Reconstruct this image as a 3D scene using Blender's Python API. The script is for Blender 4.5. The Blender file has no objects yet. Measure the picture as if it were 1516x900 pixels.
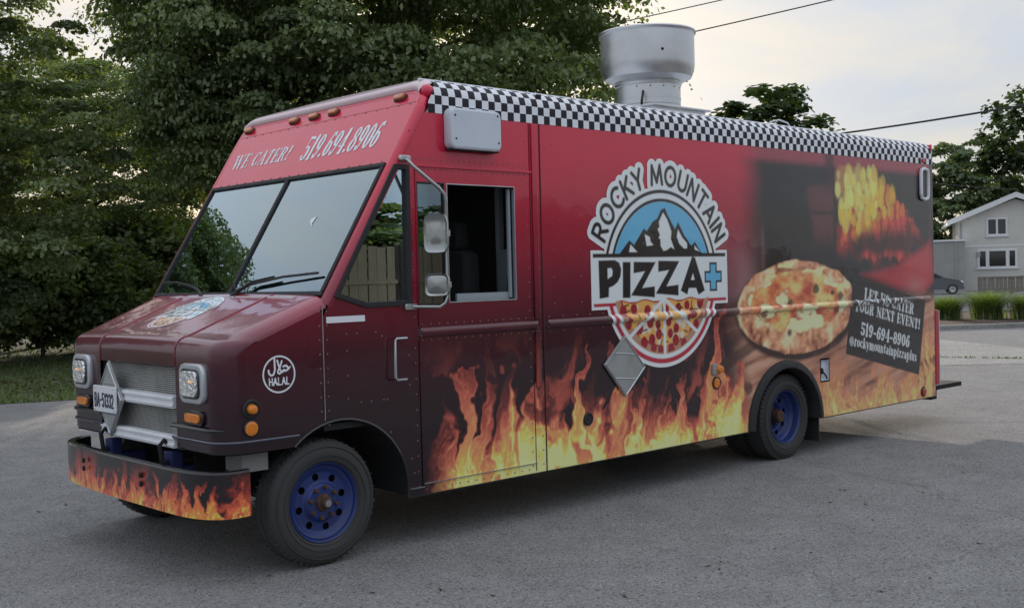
import bpy, math, random
import numpy as np
from mathutils import Matrix, Vector, Euler
random.seed(4); np.random.seed(4)
scene = bpy.context.scene
col = scene.collection
R = math.radians
# ---------------------------------------------------------------- camera, sky, sun, exposure
CAM = np.array([-4.8807, -5.9781, 1.8159])
RIGHT = np.array([0.73159047, -0.68128854, -0.02492616])
DOWN = np.array([-0.03538278, -0.00143137, -0.99937281])
FWD = np.array([0.68082556, 0.73201358, -0.02515307])
FPX = 1652.7                      # focal length in pixels of a 1516 wide picture
cd = bpy.data.cameras.new('camera'); cam = bpy.data.objects.new('camera', cd); col.objects.link(cam)
cd.sensor_width = 36.0; cd.lens = FPX / 1516 * 36.0; cd.clip_start = .05; cd.clip_end = 3000
cam.matrix_world = Matrix(((RIGHT[0], -DOWN[0], -FWD[0], CAM[0]), (RIGHT[1], -DOWN[1], -FWD[1], CAM[1]), (RIGHT[2], -DOWN[2], -FWD[2], CAM[2]), (0, 0, 0, 1)))
scene.camera = cam
SUN_AZ, SUN_EL = 38.3, 10.4       # azimuth from +Y towards +X
world = bpy.data.worlds.new('World'); scene.world = world; world.use_nodes = True
nt = world.node_tree; nt.nodes.clear()
def N(t, **k):
    n = nt.nodes.new(t)
    for a, b in k.items(): setattr(n, a, b)
    return n
def Lk(a, b): nt.links.new(a, b)
sky = N('ShaderNodeTexSky', sky_type='NISHITA', sun_disc=False, sun_elevation=R(SUN_EL), sun_rotation=R(SUN_AZ), altitude=250, air_density=1.0, dust_density=1.6, ozone_density=1.0)
tc = N('ShaderNodeTexCoord'); sep = N('ShaderNodeSeparateXYZ'); Lk(tc.outputs['Generated'], sep.inputs[0])
zz = N('ShaderNodeMath', operation='ADD'); Lk(sep.outputs['Z'], zz.inputs[0]); zz.inputs[1].default_value = .22
dx = N('ShaderNodeMath', operation='DIVIDE'); dy = N('ShaderNodeMath', operation='DIVIDE')
Lk(sep.outputs['X'], dx.inputs[0]); Lk(zz.outputs[0], dx.inputs[1]); Lk(sep.outputs['Y'], dy.inputs[0]); Lk(zz.outputs[0], dy.inputs[1])
cmb = N('ShaderNodeCombineXYZ'); Lk(dx.outputs[0], cmb.inputs[0]); Lk(dy.outputs[0], cmb.inputs[1])
cn = N('ShaderNodeTexNoise'); cn.inputs['Scale'].default_value = 1.7; cn.inputs['Detail'].default_value = 8; cn.inputs['Roughness'].default_value = .56; cn.inputs['Distortion'].default_value = .5
Lk(cmb.outputs[0], cn.inputs['Vector'])
cr = N('ShaderNodeMapRange'); cr.inputs['From Min'].default_value = .38; cr.inputs['From Max'].default_value = .70; cr.inputs['To Min'].default_value = 0; cr.inputs['To Max'].default_value = 1.0
Lk(cn.outputs['Fac'], cr.inputs['Value'])
tint = N('ShaderNodeMix', data_type='RGBA'); Lk(cr.outputs[0], tint.inputs['Factor'])          # even grey overcast, thicker and creamier in places
tint.inputs['A'].default_value = (1.90, 2.22, 2.78, 1); tint.inputs['B'].default_value = (2.78, 2.64, 2.44, 1)
mx = N('ShaderNodeMix', data_type='RGBA'); mx.inputs['Factor'].default_value = .10; 
zc = N('ShaderNodeMath', operation='MULTIPLY_ADD', use_clamp=False); zm = N('ShaderNodeMath', operation='MAXIMUM'); Lk(sep.outputs['Z'], zm.inputs[0]); zm.inputs[1].default_value = 0
Lk(zm.outputs[0], zc.inputs[0]); zc.inputs[1].default_value = 1.5; zc.inputs[2].default_value = .86      # overcast sky: brighter towards the zenith than at the horizon
ov = N('ShaderNodeVectorMath', operation='SCALE'); Lk(tint.outputs['Result'], ov.inputs[0]); Lk(zc.outputs[0], ov.inputs['Scale'])
Lk(ov.outputs[0], mx.inputs['A']); Lk(sky.outputs[0], mx.inputs['B'])
bg = N('ShaderNodeBackground'); bg.inputs['Strength'].default_value = SKY_STRENGTH = .12
out = N('ShaderNodeOutputWorld'); Lk(mx.outputs['Result'], bg.inputs['Color']); Lk(bg.outputs[0], out.inputs['Surface'])
sd = bpy.data.lights.new('sun', 'SUN'); sun = bpy.data.objects.new('sun', sd); col.objects.link(sun)
sd.energy = 2.2; sd.angle = R(.6); sd.color = (1.0, .86, .70)
sdir = Vector((math.sin(R(SUN_AZ)) * math.cos(R(SUN_EL)), math.cos(R(SUN_AZ)) * math.cos(R(SUN_EL)), math.sin(R(SUN_EL))))
sun.rotation_euler = sdir.to_track_quat('Z', 'Y').to_euler(); sun.location = sdir * 80
vs = scene.view_settings
vs.view_transform = 'Standard'; vs.look = 'None'; vs.gamma = 1.0; vs.use_curve_mapping = False
vs.exposure = 0.88
# ---------------------------------------------------------------- print of the wrap (colours of the vinyl itself)
def lin(r, g, b, k=1.0):
    o = []
    for c in (r, g, b):
        c = c / 255.0
        o.append(min(0.86, k * (c / 12.92 if c <= 0.04045 else ((c + 0.055) / 1.055) ** 2.4)))
    return np.array(o)
def sstep(a, b, x):
    t = np.clip((x - a) / (b - a), 0, 1)
    return t * t * (3 - 2 * t)
class VNoise:
    def __init__(self, seed):
        self.t = np.random.RandomState(seed).rand(256, 256)
    def n(self, x, y):
        xi = np.floor(x).astype(int); yi = np.floor(y).astype(int)
        fx = x - xi; fy = y - yi
        fx = fx * fx * fx * (fx * (fx * 6 - 15) + 10); fy = fy * fy * fy * (fy * (fy * 6 - 15) + 10)
        a = xi & 255; b = (xi + 1) & 255; c = yi & 255; d = (yi + 1) & 255
        t = self.t
        return (t[a, c] * (1 - fx) + t[b, c] * fx) * (1 - fy) + (t[a, d] * (1 - fx) + t[b, d] * fx) * fy
    def fbm(self, x, y, o=4):
        s = 0; a = .5; tot = 0
        for i in range(o):
            s = s + a * self.n(x + 17.3 * i, y + 9.1 * i); tot += a; a *= .5; x = x * 2.03; y = y * 2.03
        return s / tot
NZ = VNoise(7)
def ramp(t, stops):
    xs = [s[0] for s in stops]
    cs = np.array([s[1] for s in stops])
    return np.stack([np.interp(t, xs, cs[:, k]) for k in range(3)], -1)
K = 1.95
FLAME = [(0, lin(26, 12, 14, K)), (.18, lin(84, 32, 30, K)), (.36, lin(150, 68, 54, K)), (.55, lin(200, 106, 74, K)),
         (.72, lin(222, 132, 74, K)), (.86, lin(234, 172, 84, K)), (1.0, lin(244, 224, 120, K))]
def flames(x, z, tongues, zb, seed=0, licks=1.0):
    """returns heat (0..1) and coverage for a field of flame tongues rising from z=zb"""
    o = seed * 13.7
    wx = (NZ.fbm(x * 2.7 + o, z * 2.5 + o, 4) - .5)
    wz = (NZ.fbm(x * 3.0 + 40 + o, z * 2.2 + 7, 3) - .5)
    fine = (NZ.fbm(x * 11 + o, z * 5.0 + 3 + o, 3) - .5)
    X = x + wx * .46 * licks + fine * .13
    Zz = z + wz * .22 * licks
    heat = np.zeros_like(x); cov = np.zeros_like(x)
    for (bx, tx, tz, w, amp) in tongues:
        t = np.clip((Zz - zb) / (tz - zb), -.3, 1.2)
        curl = (tx - bx) * t * t + .045 * np.sin(5.0 * t + bx * 9) * t
        ww = 1.18 * w * np.clip(1.02 - t, 0, 1.2) ** .62 * (.75 + .25 * np.cos(4.2 * t + bx * 5)) + 1e-4
        d = np.abs(X - bx - curl) / ww
        inside = sstep(1.16, .62, d) * (t < 1.02) * (1 - .55 * sstep(.45, 1.0, t))
        rim = np.exp(-((d - .74) / .16) ** 2)
        core = .44 + .22 * rim + .32 * np.clip(1 - t, 0, 1) ** 1.4 * (1 - .45 * d)
        c = inside * amp
        h = core * c
        heat = np.maximum(heat, h) + .16 * np.minimum(heat, h)
        cov = np.maximum(cov, c)
    # curling filaments inside the fire
    q = NZ.fbm(X * 5.5 + wz * 2.5 + 11 + o, Zz * 2.4 + wx * 3.5, 4)
    fil = np.exp(-(np.abs(q - .5) / .032) ** 1.4)
    q2 = NZ.fbm(X * 9.5 + wx * 4 + 3 + o, Zz * 3.6 + wz * 4 + 23, 3)
    fil2 = np.exp(-(np.abs(q2 - .5) / .03) ** 1.4)
    dark = sstep(.47, .30, NZ.fbm(X * 6.5 + 70 + o, Zz * 3.0 + 20 + wx * 3, 3))
    low = np.clip(1 - (z - zb) / .42, 0, 1)
    body = np.clip(cov * 1.3, 0, 1)
    heat = heat + body * (.30 * fil + .24 * fil2) * (.55 + .45 * low) + .03 * low * low * body
    heat = heat * (1 - .62 * dark * (1 - .35 * low))
    # loose licks and smoke above
    sm = NZ.fbm(X * 2.6 + 55 + o, Zz * 2.0 + wx * 2, 4)
    top = max(t[2] for t in tongues) * .82
    smk = sstep(.42, .64, sm) * np.clip(1.15 - (z - zb) / (top - zb + .30), 0, 1) * .46
    heat = np.maximum(heat, smk * (1 - .5 * dark) + .0 * fil) + smk * .25 * fil
    return np.clip(heat, 0, 1), np.clip(cov * (1 - .45 * dark), 0, 1)
def seg_sdf(x, z, p, q):
    px, pz = p; qx, qz = q
    dx, dz = qx - px, qz - pz
    L = dx * dx + dz * dz + 1e-12
    t = np.clip(((x - px) * dx + (z - pz) * dz) / L, 0, 1)
    return np.hypot(x - px - t * dx, z - pz - t * dz)
def poly_sdf(x, z, P):
    d = np.full(np.shape(x), 1e9); ins = np.zeros(np.shape(x), bool)
    n = len(P)
    for i in range(n):
        a, b = P[i], P[(i + 1) % n]
        d = np.minimum(d, seg_sdf(x, z, a, b))
        c = ((a[1] > z) != (b[1] > z))
        with np.errstate(divide='ignore', invalid='ignore'):
            xi = (b[0] - a[0]) * (z - a[1]) / (b[1] - a[1] + 1e-15) + a[0]
        ins ^= c & (x < xi)
    return np.where(ins, -d, d)
def arc(cx, cy, rx, ry, a0, a1, n=12):
    return [(cx + rx * math.cos(math.radians(a0 + (a1 - a0) * i / n)), cy + ry * math.sin(math.radians(a0 + (a1 - a0) * i / n))) for i in range(n + 1)]
# sans capitals: strokes in a box of width w and height 1
def sans(ch):
    O = lambda w: [arc(w / 2, .5, w / 2, .5, 0, 360, 20)]
    G = {
        'R': (.62, [[(0, 0), (0, 1)], [(0, 1), (.3, 1)] + arc(.3, .75, .28, .25, 90, -90, 8) + [(0, .5)], [(.28, .5), (.6, 0)]]),
        'O': (.86, O(.86)), 'C': (.72, [arc(.45, .5, .45, .5, 48, 312, 16)]),
        'K': (.62, [[(0, 0), (0, 1)], [(.58, 1), (.03, .45)], [(.18, .58), (.62, 0)]]),
        'Y': (.66, [[(0, 1), (.33, .48), (.66, 1)], [(.33, .48), (.33, 0)]]),
        'M': (.86, [[(0, 0), (.1, 1), (.43, .12), (.76, 1), (.86, 0)]]),
        'U': (.66, [[(0, 1), (0, .33)] + arc(.33, .33, .33, .33, 180, 360, 10) + [(.66, 1)]]),
        'N': (.66, [[(0, 0), (0, 1), (.66, 0), (.66, 1)]]),
        'T': (.62, [[(0, 1), (.62, 1)], [(.31, 1), (.31, 0)]]),
        'A': (.7, [[(0, 0), (.35, 1), (.7, 0)], [(.14, .32), (.56, .32)]]),
        'I': (.0, [[(0, 0), (0, 1)]]),
        'H': (.62, [[(0, 0), (0, 1)], [(.62, 0), (.62, 1)], [(0, .5), (.62, .5)]]),
        'L': (.5, [[(0, 1), (0, 0), (.5, 0)]]),
        'B': (.58, [[(0, 0), (0, 1), (.3, 1)] + arc(.3, .76, .24, .24, 90, -90, 8) + [(0, .52)], [(.3, .52)] + arc(.3, .26, .28, .26, 90, -90, 8) + [(0, 0)]]),
        'V': (.66, [[(0, 1), (.33, 0), (.66, 1)]]),
        '-': (.3, [[(0, .5), (.3, .5)]]),
        '1': (.25, [[(0, .8), (.22, 1), (.22, 0)]]),
        '2': (.56, [arc(.28, .72, .28, .28, 170, -35, 10) + [(0, 0), (.58, 0)]]),
        '3': (.56, [arc(.27, .75, .26, .25, 160, -90, 10) + arc(.27, .25, .29, .25, 90, -160, 10)]),
        '5': (.56, [[(.52, 1), (.08, 1), (.04, .56)] + arc(.27, .32, .29, .32, 130, -150, 12)]),
        ' ': (.3, []),
    }
    return G[ch]
# heavy condensed display serif: (points, width) strokes, thick stems, hair serifs
def serif(ch):
    T = .165; h = .045; W = .46
    st = lambda x: ([(x, .02), (x, .98)], T)
    sf = lambda x, y, l=.15: ([(x - l, y), (x + l, y)], h)
    def bowl(cx, cy, rx, ry, a0=0, a1=360, n=18, thick=T, thin=.05):
        P = arc(cx, cy, rx, ry, a0, a1, n); out = []
        for i in range(n):
            am = math.radians(a0 + (a1 - a0) * (i + .5) / n)
            out.append(([P[i], P[i + 1]], thin + (thick - thin) * abs(math.cos(am)) ** 1.3))
        return out
    G = {
        'W': (.86, [([(.08, .98), (.26, .04)], T), ([(.26, .04), (.42, .96)], .06), ([(.42, .96), (.60, .04)], T), ([(.60, .04), (.76, .98)], .06), sf(.08, .98), sf(.42, .98, .12), sf(.76, .98, .12)]),
        'E': (.50, [st(.12), ([(.05, .98), (.46, .98)], h), ([(.05, .02), (.48, .02)], h), ([(.12, .52), (.36, .52)], h), ([(.45, .98), (.45, .80)], .07), ([(.47, .02), (.47, .22)], .07), ([(.36, .62), (.36, .42)], .05)]),
        'C': (.50, bowl(.28, .5, .20, .48, 45, 315) + [([(.45, .95), (.45, .70)], .06), ([(.43, .20), (.45, .30)], .07)]),
        'A': (.58, [([(.12, .03), (.30, .98)], .06), ([(.30, .98), (.47, .03)], T), ([(.18, .33), (.42, .33)], h), sf(.10, .02, .11), sf(.47, .02, .13)]),
        'T': (.50, [st(.25), ([(.02, .97), (.48, .97)], .05), sf(.25, .02), ([(.035, .97), (.035, .74)], .06), ([(.465, .97), (.465, .74)], .06)]),
        'R': (.56, [st(.12), sf(.12, .02), ([(.04, .98), (.26, .98)], h)] + bowl(.24, .76, .17, .22, 90, -90, 10) + [([(.24, .53), (.30, .5)], .06), ([(.30, .50), (.42, .06)], .14), ([(.42, .04), (.53, .03)], .05)]),
        '!': (.26, [([(.13, .98), (.13, .60)], T), ([(.13, .6), (.13, .28)], .07), ([(.13, .07), (.13, .075)], .17)]),
        'L': (.48, [st(.12), sf(.12, .98), ([(.03, .02), (.45, .02)], h), ([(.45, .02), (.45, .28)], .07)]),
        'U': (.56, [([(.12, .25), (.12, .98)], T), ([(.45, .25), (.45, .98)], .06), sf(.12, .98), sf(.45, .98, .1)] + bowl(.285, .25, .165, .23, 180, 360, 10, T, .06)),
        'S': (.46, bowl(.24, .74, .15, .23, 45, 180, 8) + [([(.10, .72), (.37, .30)], .17)] + bowl(.24, .26, .15, .24, 0, -150, 10) + [([(.37, .97), (.37, .75)], .05), ([(.07, .03), (.07, .26)], .05)]),
        'Y': (.56, [([(.10, .98), (.28, .48)], T), ([(.28, .48), (.46, .98)], .06), ([(.28, .5), (.28, .02)], T), sf(.10, .98, .12), sf(.46, .98, .1), sf(.28, .02)]),
        'O': (.54, bowl(.27, .5, .19, .47)),
        'N': (.60, [([(.10, .02), (.10, .98)], .06), ([(.10, .96), (.48, .04)], T), ([(.48, .02), (.48, .98)], .06), sf(.10, .98, .1), sf(.10, .02, .1), sf(.48, .98, .1)]),
        'X': (.56, [([(.10, .98), (.46, .02)], T), ([(.44, .98), (.12, .02)], .06), sf(.10, .98, .11), sf(.46, .98, .1), sf(.10, .02, .1), sf(.46, .02, .12)]),
        'V': (.56, [([(.10, .98), (.29, .03)], T), ([(.29, .03), (.46, .98)], .06), sf(.10, .98, .12), sf(.46, .98, .1)]),
        '5': (.48, [([(.10, .97), (.42, .93)], .13), ([(.10, .97), (.10, .54)], .06)] + bowl(.23, .30, .16, .28, 125, -135, 14) + [([(.09, .16), (.10, .17)], .14)]),
        '1': (.36, [st(.18), sf(.18, .02, .15), ([(.05, .84), (.16, .95)], .06)]),
        '9': (.48, bowl(.23, .68, .15, .29) + [([(.38, .68), (.36, .36), (.26, .06), (.12, .03)], .10), ([(.10, .14), (.10, .15)], .12)]),
        '6': (.48, bowl(.24, .32, .15, .29) + [([(.09, .32), (.11, .64), (.22, .94), (.36, .98)], .10), ([(.37, .86), (.37, .87)], .12)]),
        '4': (.50, [([(.33, .02), (.33, .98)], T), ([(.33, .97), (.04, .34)], .06), ([(.03, .31), (.47, .31)], .06), sf(.33, .02, .13)]),
        '8': (.48, bowl(.24, .75, .13, .21, thick=.13) + bowl(.24, .27, .16, .25, thick=.15)),
        '0': (.48, bowl(.24, .5, .155, .47)),
        '.': (.22, [([(.11, .07), (.11, .075)], .16)]), '-': (.34, [([(.06, .38), (.28, .38)], .10)]), ' ': (.26, []),
        '@': (.74, bowl(.37, .40, .30, .44, 40, 320, 16, .07, .05) + bowl(.36, .40, .13, .22, 0, 360, 12, .10, .05) + [([(.50, .62), (.50, .22), (.62, .2), (.66, .5)], .06)]),
        'r': (.38, [([(.12, .02), (.12, .66)], .15), sf(.12, .02, .12), ([(.14, .50), (.24, .64), (.32, .60)], .09)]),
        'o': (.46, bowl(.23, .34, .15, .31, thick=.14)), 'c': (.42, bowl(.23, .34, .15, .31, 45, 315, thick=.14) + [([(.33, .52), (.33, .53)], .10)]),
        'k': (.48, [([(.12, .02), (.12, 1.0)], .15), sf(.12, .02, .11), ([(.14, .34), (.38, .66)], .05), ([(.22, .42), (.40, .03)], .14)]),
        'y': (.48, [([(.08, .66), (.25, .06)], .14), ([(.42, .66), (.20, -.22), (.10, -.26)], .06), sf(.08, .66, .1), sf(.42, .66, .07)]),
        'm': (.72, [([(.10, .02), (.10, .66)], .14), ([(.34, .02), (.34, .55)], .14), ([(.58, .02), (.58, .55)], .14), ([(.10, .56), (.24, .65), (.34, .55)], .07), ([(.34, .56), (.48, .65), (.58, .55)], .07), sf(.1, .02, .1), sf(.34, .02, .1), sf(.58, .02, .1)]),
        'u': (.50, [([(.11, .66), (.11, .14)], .14), ([(.37, .66), (.37, .02)], .14), ([(.11, .14), (.22, .04), (.36, .14)], .07), sf(.08, .66, .07)]),
        'n': (.50, [([(.11, .02), (.11, .66)], .14), ([(.37, .02), (.37, .54)], .14), ([(.11, .55), (.26, .65), (.37, .54)], .07), sf(.11, .02, .1), sf(.37, .02, .1)]),
        't': (.36, [([(.16, .10), (.16, .86)], .14), ([(.04, .65), (.30, .65)], .06), ([(.16, .08), (.30, .06)], .07)]),
        'a': (.46, bowl(.20, .20, .12, .18, thick=.12) + [([(.34, .04), (.34, .48)], .14), ([(.34, .50), (.22, .65), (.10, .56)], .08)]),
        'i': (.26, [([(.13, .02), (.13, .66)], .15), sf(.13, .02, .11), ([(.13, .86), (.13, .87)], .14)]),
        'p': (.50, [([(.12, -.28), (.12, .66)], .15), sf(.12, -.28, .11)] + bowl(.26, .34, .15, .31, 130, -130, 12, .13)),
        'z': (.42, [([(.06, .62), (.36, .62)], .07), ([(.35, .62), (.06, .06)], .12), ([(.05, .04), (.38, .04)], .07)]),
        'l': (.26, [([(.13, .02), (.13, 1.0)], .15), sf(.13, .02, .11)]),
        's': (.40, bowl(.20, .50, .12, .15, 30, 190, 8, .11) + [([(.10, .47), (.30, .20)], .13)] + bowl(.20, .18, .12, .16, 10, -160, 8, .11)),
    }
    return G[ch]
def text_strokes(txt, font, height, widthscale=1.0, gap=.1, stroke=None, slant=0.0):
    """list of (polyline, half width) in metres, and the total length"""
    x = 0; out = []
    for ch in txt:
        w, S = font(ch)
        for s in S:
            pts, hw = (s, stroke / 2) if stroke is not None else (s[0], s[1] / 2)
            out.append(([((x + p[0]) * height * widthscale + slant * p[1] * height, p[1] * height) for p in pts], hw * height * (1 if stroke is not None else (widthscale + 1) / 2)))
        x += w + gap
    return out, (x - gap) * height * widthscale
def strokes_sdf(x, z, strokes, pad=.05):
    d = np.full(np.shape(x), 9.0)
    for pts, hw in strokes:
        xs = [p[0] for p in pts]; zs = [p[1] for p in pts]
        m = (x > min(xs) - hw - pad) & (x < max(xs) + hw + pad) & (z > min(zs) - hw - pad) & (z < max(zs) + hw + pad)
        if not m.any(): continue
        xm, zm = x[m], z[m]; dm = d[m]
        for i in range(len(pts) - 1):
            dm = np.minimum(dm, seg_sdf(xm, zm, pts[i], pts[i + 1]) - hw)
        d[m] = dm
    return d
def xform(strokes, ox, oz, ang=0.0, s=1.0):
    c, sn = math.cos(ang) * s, math.sin(ang) * s
    return [([(ox + c * p[0] - sn * p[1], oz + sn * p[0] + c * p[1]) for p in pts], hw * s) for pts, hw in strokes]
def over(base, col, a):
    a = np.clip(a, 0, 1)[..., None]
    return base * (1 - a) + np.asarray(col) * a
AA = .005
def fill(base, col, sdf, aa=AA):
    return over(base, col, sstep(aa, -aa, sdf))
WHITE = lin(208, 214, 222, 1.3); BLACK = lin(38, 32, 34); DKBRN = lin(40, 32, 30, 1.0)
def background(x, z):
    n = NZ.fbm(x * .8, z * .8 + 5, 3) - .5
    t = z + n * .18 - .05 * np.clip(x - 1, 0, 3)
    return ramp(t, [(.3, lin(22, 8, 20)), (1.0, lin(38, 8, 23)), (1.35, lin(66, 10, 30)), (1.75, lin(116, 17, 42, 1.15)), (2.2, lin(156, 20, 48, 1.25)), (2.7, lin(184, 24, 56, 1.3)), (3.2, lin(188, 26, 60, 1.3))])
SIDE_T = [(.10, .02, .95, .10, .55), (.26, .16, 1.20, .17, .95), (.44, .38, 1.46, .16, .45), (.62, .66, 1.18, .15, .95), (.80, .72, .98, .12, .85), (.93, 1.03, 1.08, .15, 1),
          (1.16, 1.10, .80, .15, .9), (1.36, 1.46, 1.22, .22, 1), (1.58, 1.56, 1.04, .12, .95), (1.80, 1.70, 1.20, .16, .95), (2.00, 2.04, .88, .13, .95), (2.20, 2.14, 1.08, .12, .7), (2.36, 2.38, .80, .16, .9), (2.58, 2.66, .95, .13, .9), (2.76, 2.70, .80, .14, .95), (2.94, 3.02, 1.00, .14, .9),
          (3.12, 3.12, 1.52, .17, .85), (3.30, 3.42, .98, .17, .95), (3.48, 3.40, .86, .18, .95), (.40, .42, .74, .5, .8), (1.0, .98, .80, .6, .9), (1.7, 1.72, .78, .6, .9), (2.4, 2.4, .68, .6, .9), (3.1, 3.1, .74, .5, .9)]
_rt = np.random.RandomState(21)
_x = .06
while _x < 3.62:
    SIDE_T.append((_x, _x + _rt.uniform(-.07, .07), _rt.uniform(.58, 1.02), _rt.uniform(.07, .15), _rt.uniform(.6, .95))); _x += _rt.uniform(.07, .13)
REAR_T = [(4.95, 4.92, .92, .16, .8), (5.15, 5.22, 1.0, .16, .7), (5.35, 5.30, .80, .16, .8), (5.55, 5.6, .9, .14, .6), (5.75, 5.72, .72, .16, .8), (5.95, 6.02, .78, .14, .7), (6.15, 6.1, .70, .14, .75),
          (6.35, 6.4, .74, .14, .7), (6.55, 6.5, .66, .14, .8), (6.75, 6.8, .78, .14, .8), (6.95, 6.98, 1.15, .13, .9), (7.1, 7.06, 1.35, .12, .9), (3.75, 3.7, .9, .2, .5)]
PIZ = [(2.03, 1.52, .040), (2.20, 1.50, .042), (2.44, 1.50, .038), (1.96, 1.40, .040), (2.10, 1.36, .042), (2.23, 1.40, .04), (2.33, 1.38, .034), (2.25, 1.26, .042), (2.34, 1.30, .04), (2.15, 1.24, .044), (2.27, 1.19, .038), (2.36, 1.17, .036),
       (2.47, 1.40, .036), (2.49, 1.30, .036), (2.57, 1.34, .038), (2.56, 1.24, .044), (2.67, 1.20, .044), (2.50, 1.16, .044), (2.60, 1.51, .036), (2.72, 1.53, .036), (2.90, 1.54, .042), (2.78, 1.46, .042), (2.72, 1.42, .034), (2.84, 1.36, .04), (2.97, 1.44, .04), (1.90, 1.51, .042)]
LC = (2.415, 1.765)
def logo_parts(x, z):
    r = np.hypot(x - LC[0], z - LC[1])
    ang = np.arctan2(z - LC[1], x - LC[0])
    strokes = []
    txt = 'ROCKY MOUNTAIN'
    H = .155; wid = []
    for ch in txt: wid.append(sans(ch)[0] * H + (.048 if ch != 'I' else .052))
    wid[5] = .075
    tot = sum(wid); a = math.radians(90 + 68.5); total = math.radians(137.0); rad = .782
    for ch, w in zip(txt, wid):
        da = total * w / tot
        am = a - da / 2
        g = sans(ch)
        gs = [([((p[0] - g[0] / 2) * H, p[1] * H) for p in pts], .0165) for pts in g[1]]
        cx, cz = LC[0] + rad * math.cos(am), LC[1] + rad * math.sin(am)
        strokes += xform(gs, cx, cz, am - math.pi / 2)
        a -= da
    txt_d = strokes_sdf(x, z, strokes, .09)
    up = (z > 1.93)
    box = np.maximum(np.abs(x - 2.416) - .888, np.abs(z - 1.764) - .235)
    disc_top = np.where(up, r - .765, 9)
    lowd = np.where(z < 1.56, r - .745, 9)
    outline = np.minimum(np.minimum(txt_d - .042, disc_top), np.minimum(box, lowd))
    return r, ang, txt_d, box, outline
def logo_color(x, z):
    r, ang, txt_d, box, outline = logo_parts(x, z)
    c = np.broadcast_to(WHITE, x.shape + (3,)).copy()
    blk = BLACK; blue = lin(88, 156, 188, 1.5); red = lin(158, 34, 52, 1.5)
    up = 1.962
    ringmask = lambda r0, r1: np.maximum(np.maximum(r0 - r, r - r1), up - z)
    c = fill(c, blk, np.where(z > 1.9, txt_d, 9))
    c = fill(c, blk, ringmask(.708, .737)); c = fill(c, blk, ringmask(.636, .664))
    c = fill(c, blue, np.maximum(r - .636, up - z))
    M = [(1.86, 1.962), (1.993, 2.082), (2.05, 2.042), (2.175, 2.178), (2.213, 2.156), (2.29, 2.235), (2.35, 2.262), (2.40, 2.335), (2.451, 2.352), (2.482, 2.300), (2.581, 2.175), (2.623, 2.238), (2.70, 2.13), (2.797, 2.036), (2.848, 2.068), (2.95, 1.962)]
    c = fill(c, DKBRN, np.maximum(poly_sdf(x, z, M), r - .636))
    for S in ([(2.427, 2.314), (2.369, 2.233), (2.376, 2.195), (2.352, 2.172), (2.38, 2.125), (2.36, 2.10), (2.386, 2.09), (2.386, 2.033), (2.424, 1.992), (2.47, 2.0), (2.52, 2.025), (2.567, 2.005), (2.522, 2.093), (2.532, 2.154), (2.48, 2.254)],
              [(2.621, 2.175), (2.603, 2.114), (2.633, 2.053), (2.697, 2.012), (2.738, 2.012), (2.74, 2.058), (2.676, 2.104)],
              [(2.185, 2.131), (2.208, 2.033), (2.293, 2.040), (2.256, 2.072), (2.249, 2.107)], [(2.006, 2.046), (1.985, 1.984), (2.088, 1.984)], [(2.838, 2.040), (2.845, 2.003), (2.918, 1.984)]):
        c = fill(c, WHITE, poly_sdf(x, z, S), .004)
    c = fill(c, blk, np.maximum(np.abs(x - 2.416) - .862, np.abs(z - 1.957) - .016))
    P = [(1.617, 1.919), (1.81, 1.921), (1.862, 1.90), (1.885, 1.85), (1.875, 1.79), (1.84, 1.745), (1.785, 1.715), (1.735, 1.702), (1.73, 1.627), (1.622, 1.617)]
    Ph = [(1.722, 1.855), (1.765, 1.86), (1.782, 1.835), (1.775, 1.795), (1.722, 1.772)]
    I = [(1.906, 1.905), (1.897, 1.615), (1.990, 1.613), (2.001, 1.904)]
    Z1 = [(2.040, 1.905), (2.318, 1.900), (2.140, 1.690), (2.300, 1.700), (2.298, 1.608), (1.998, 1.632), (2.178, 1.826), (2.035, 1.812)]
    Z2 = [(p[0] + .312, p[1] + .006) for p in Z1]
    A = [(2.805, 1.945), (2.845, 1.935), (2.975, 1.648), (2.885, 1.612), (2.852, 1.672), (2.752, 1.674), (2.728, 1.618), (2.640, 1.655)]
    Ah = [(2.812, 1.80), (2.835, 1.742), (2.782, 1.742)]
    for S in (P, I, Z1, Z2, A): c = fill(c, blk, poly_sdf(x, z, S))
    for S in (Ph, Ah): c = fill(c, WHITE, poly_sdf(x, z, S))
    def cross(s): return np.minimum(np.maximum(np.abs(x - 3.098) - .045 - s, np.abs(z - 1.765) - .118 - s), np.maximum(np.abs(x - 3.098) - .116 - s, np.abs(z - 1.765) - .043 - s))
    c = fill(c, blk, cross(0.008)); c = fill(c, blue, cross(-.010))
    # half pizza
    c = fill(c, red, np.maximum(np.abs(x - 2.416) - .862, np.abs(z - 1.566) - .013))
    lo = z - 1.56
    c = fill(c, red, np.maximum(np.maximum(.672 - r, r - .712), lo))
    piz = np.maximum(r - .635, z - (1.585 + .012 * np.sin(x * 21)))
    crust = lin(168, 128, 98, 1.35); cheese = lin(214, 156, 84, 1.4)
    c = fill(c, crust, piz)
    c = fill(c, red * .8, np.maximum(r - .575, piz)); c = fill(c, cheese, np.maximum(r - .565 - .012 * np.sin(ang * 23), piz + .01))
    rs = np.random.RandomState(3)
    ms = piz + .03
    for k in range(44):
        px, pz = rs.uniform(1.85, 2.98), rs.uniform(1.18, 1.56)
        if math.hypot(px - LC[0], pz - LC[1]) > .54: continue
        d = np.hypot((x - px) / 1.0, (z - pz) / 1.2) - .026
        c = fill(c, lin(206, 196, 178, 1.3), np.maximum(d, ms))
    for (px, pz, s) in PIZ:
        d = np.hypot(x - px, (z - pz) / 1.15) - s
        c = fill(c, lin(140, 30, 44, 1.4), np.maximum(d, piz + .012))
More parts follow.
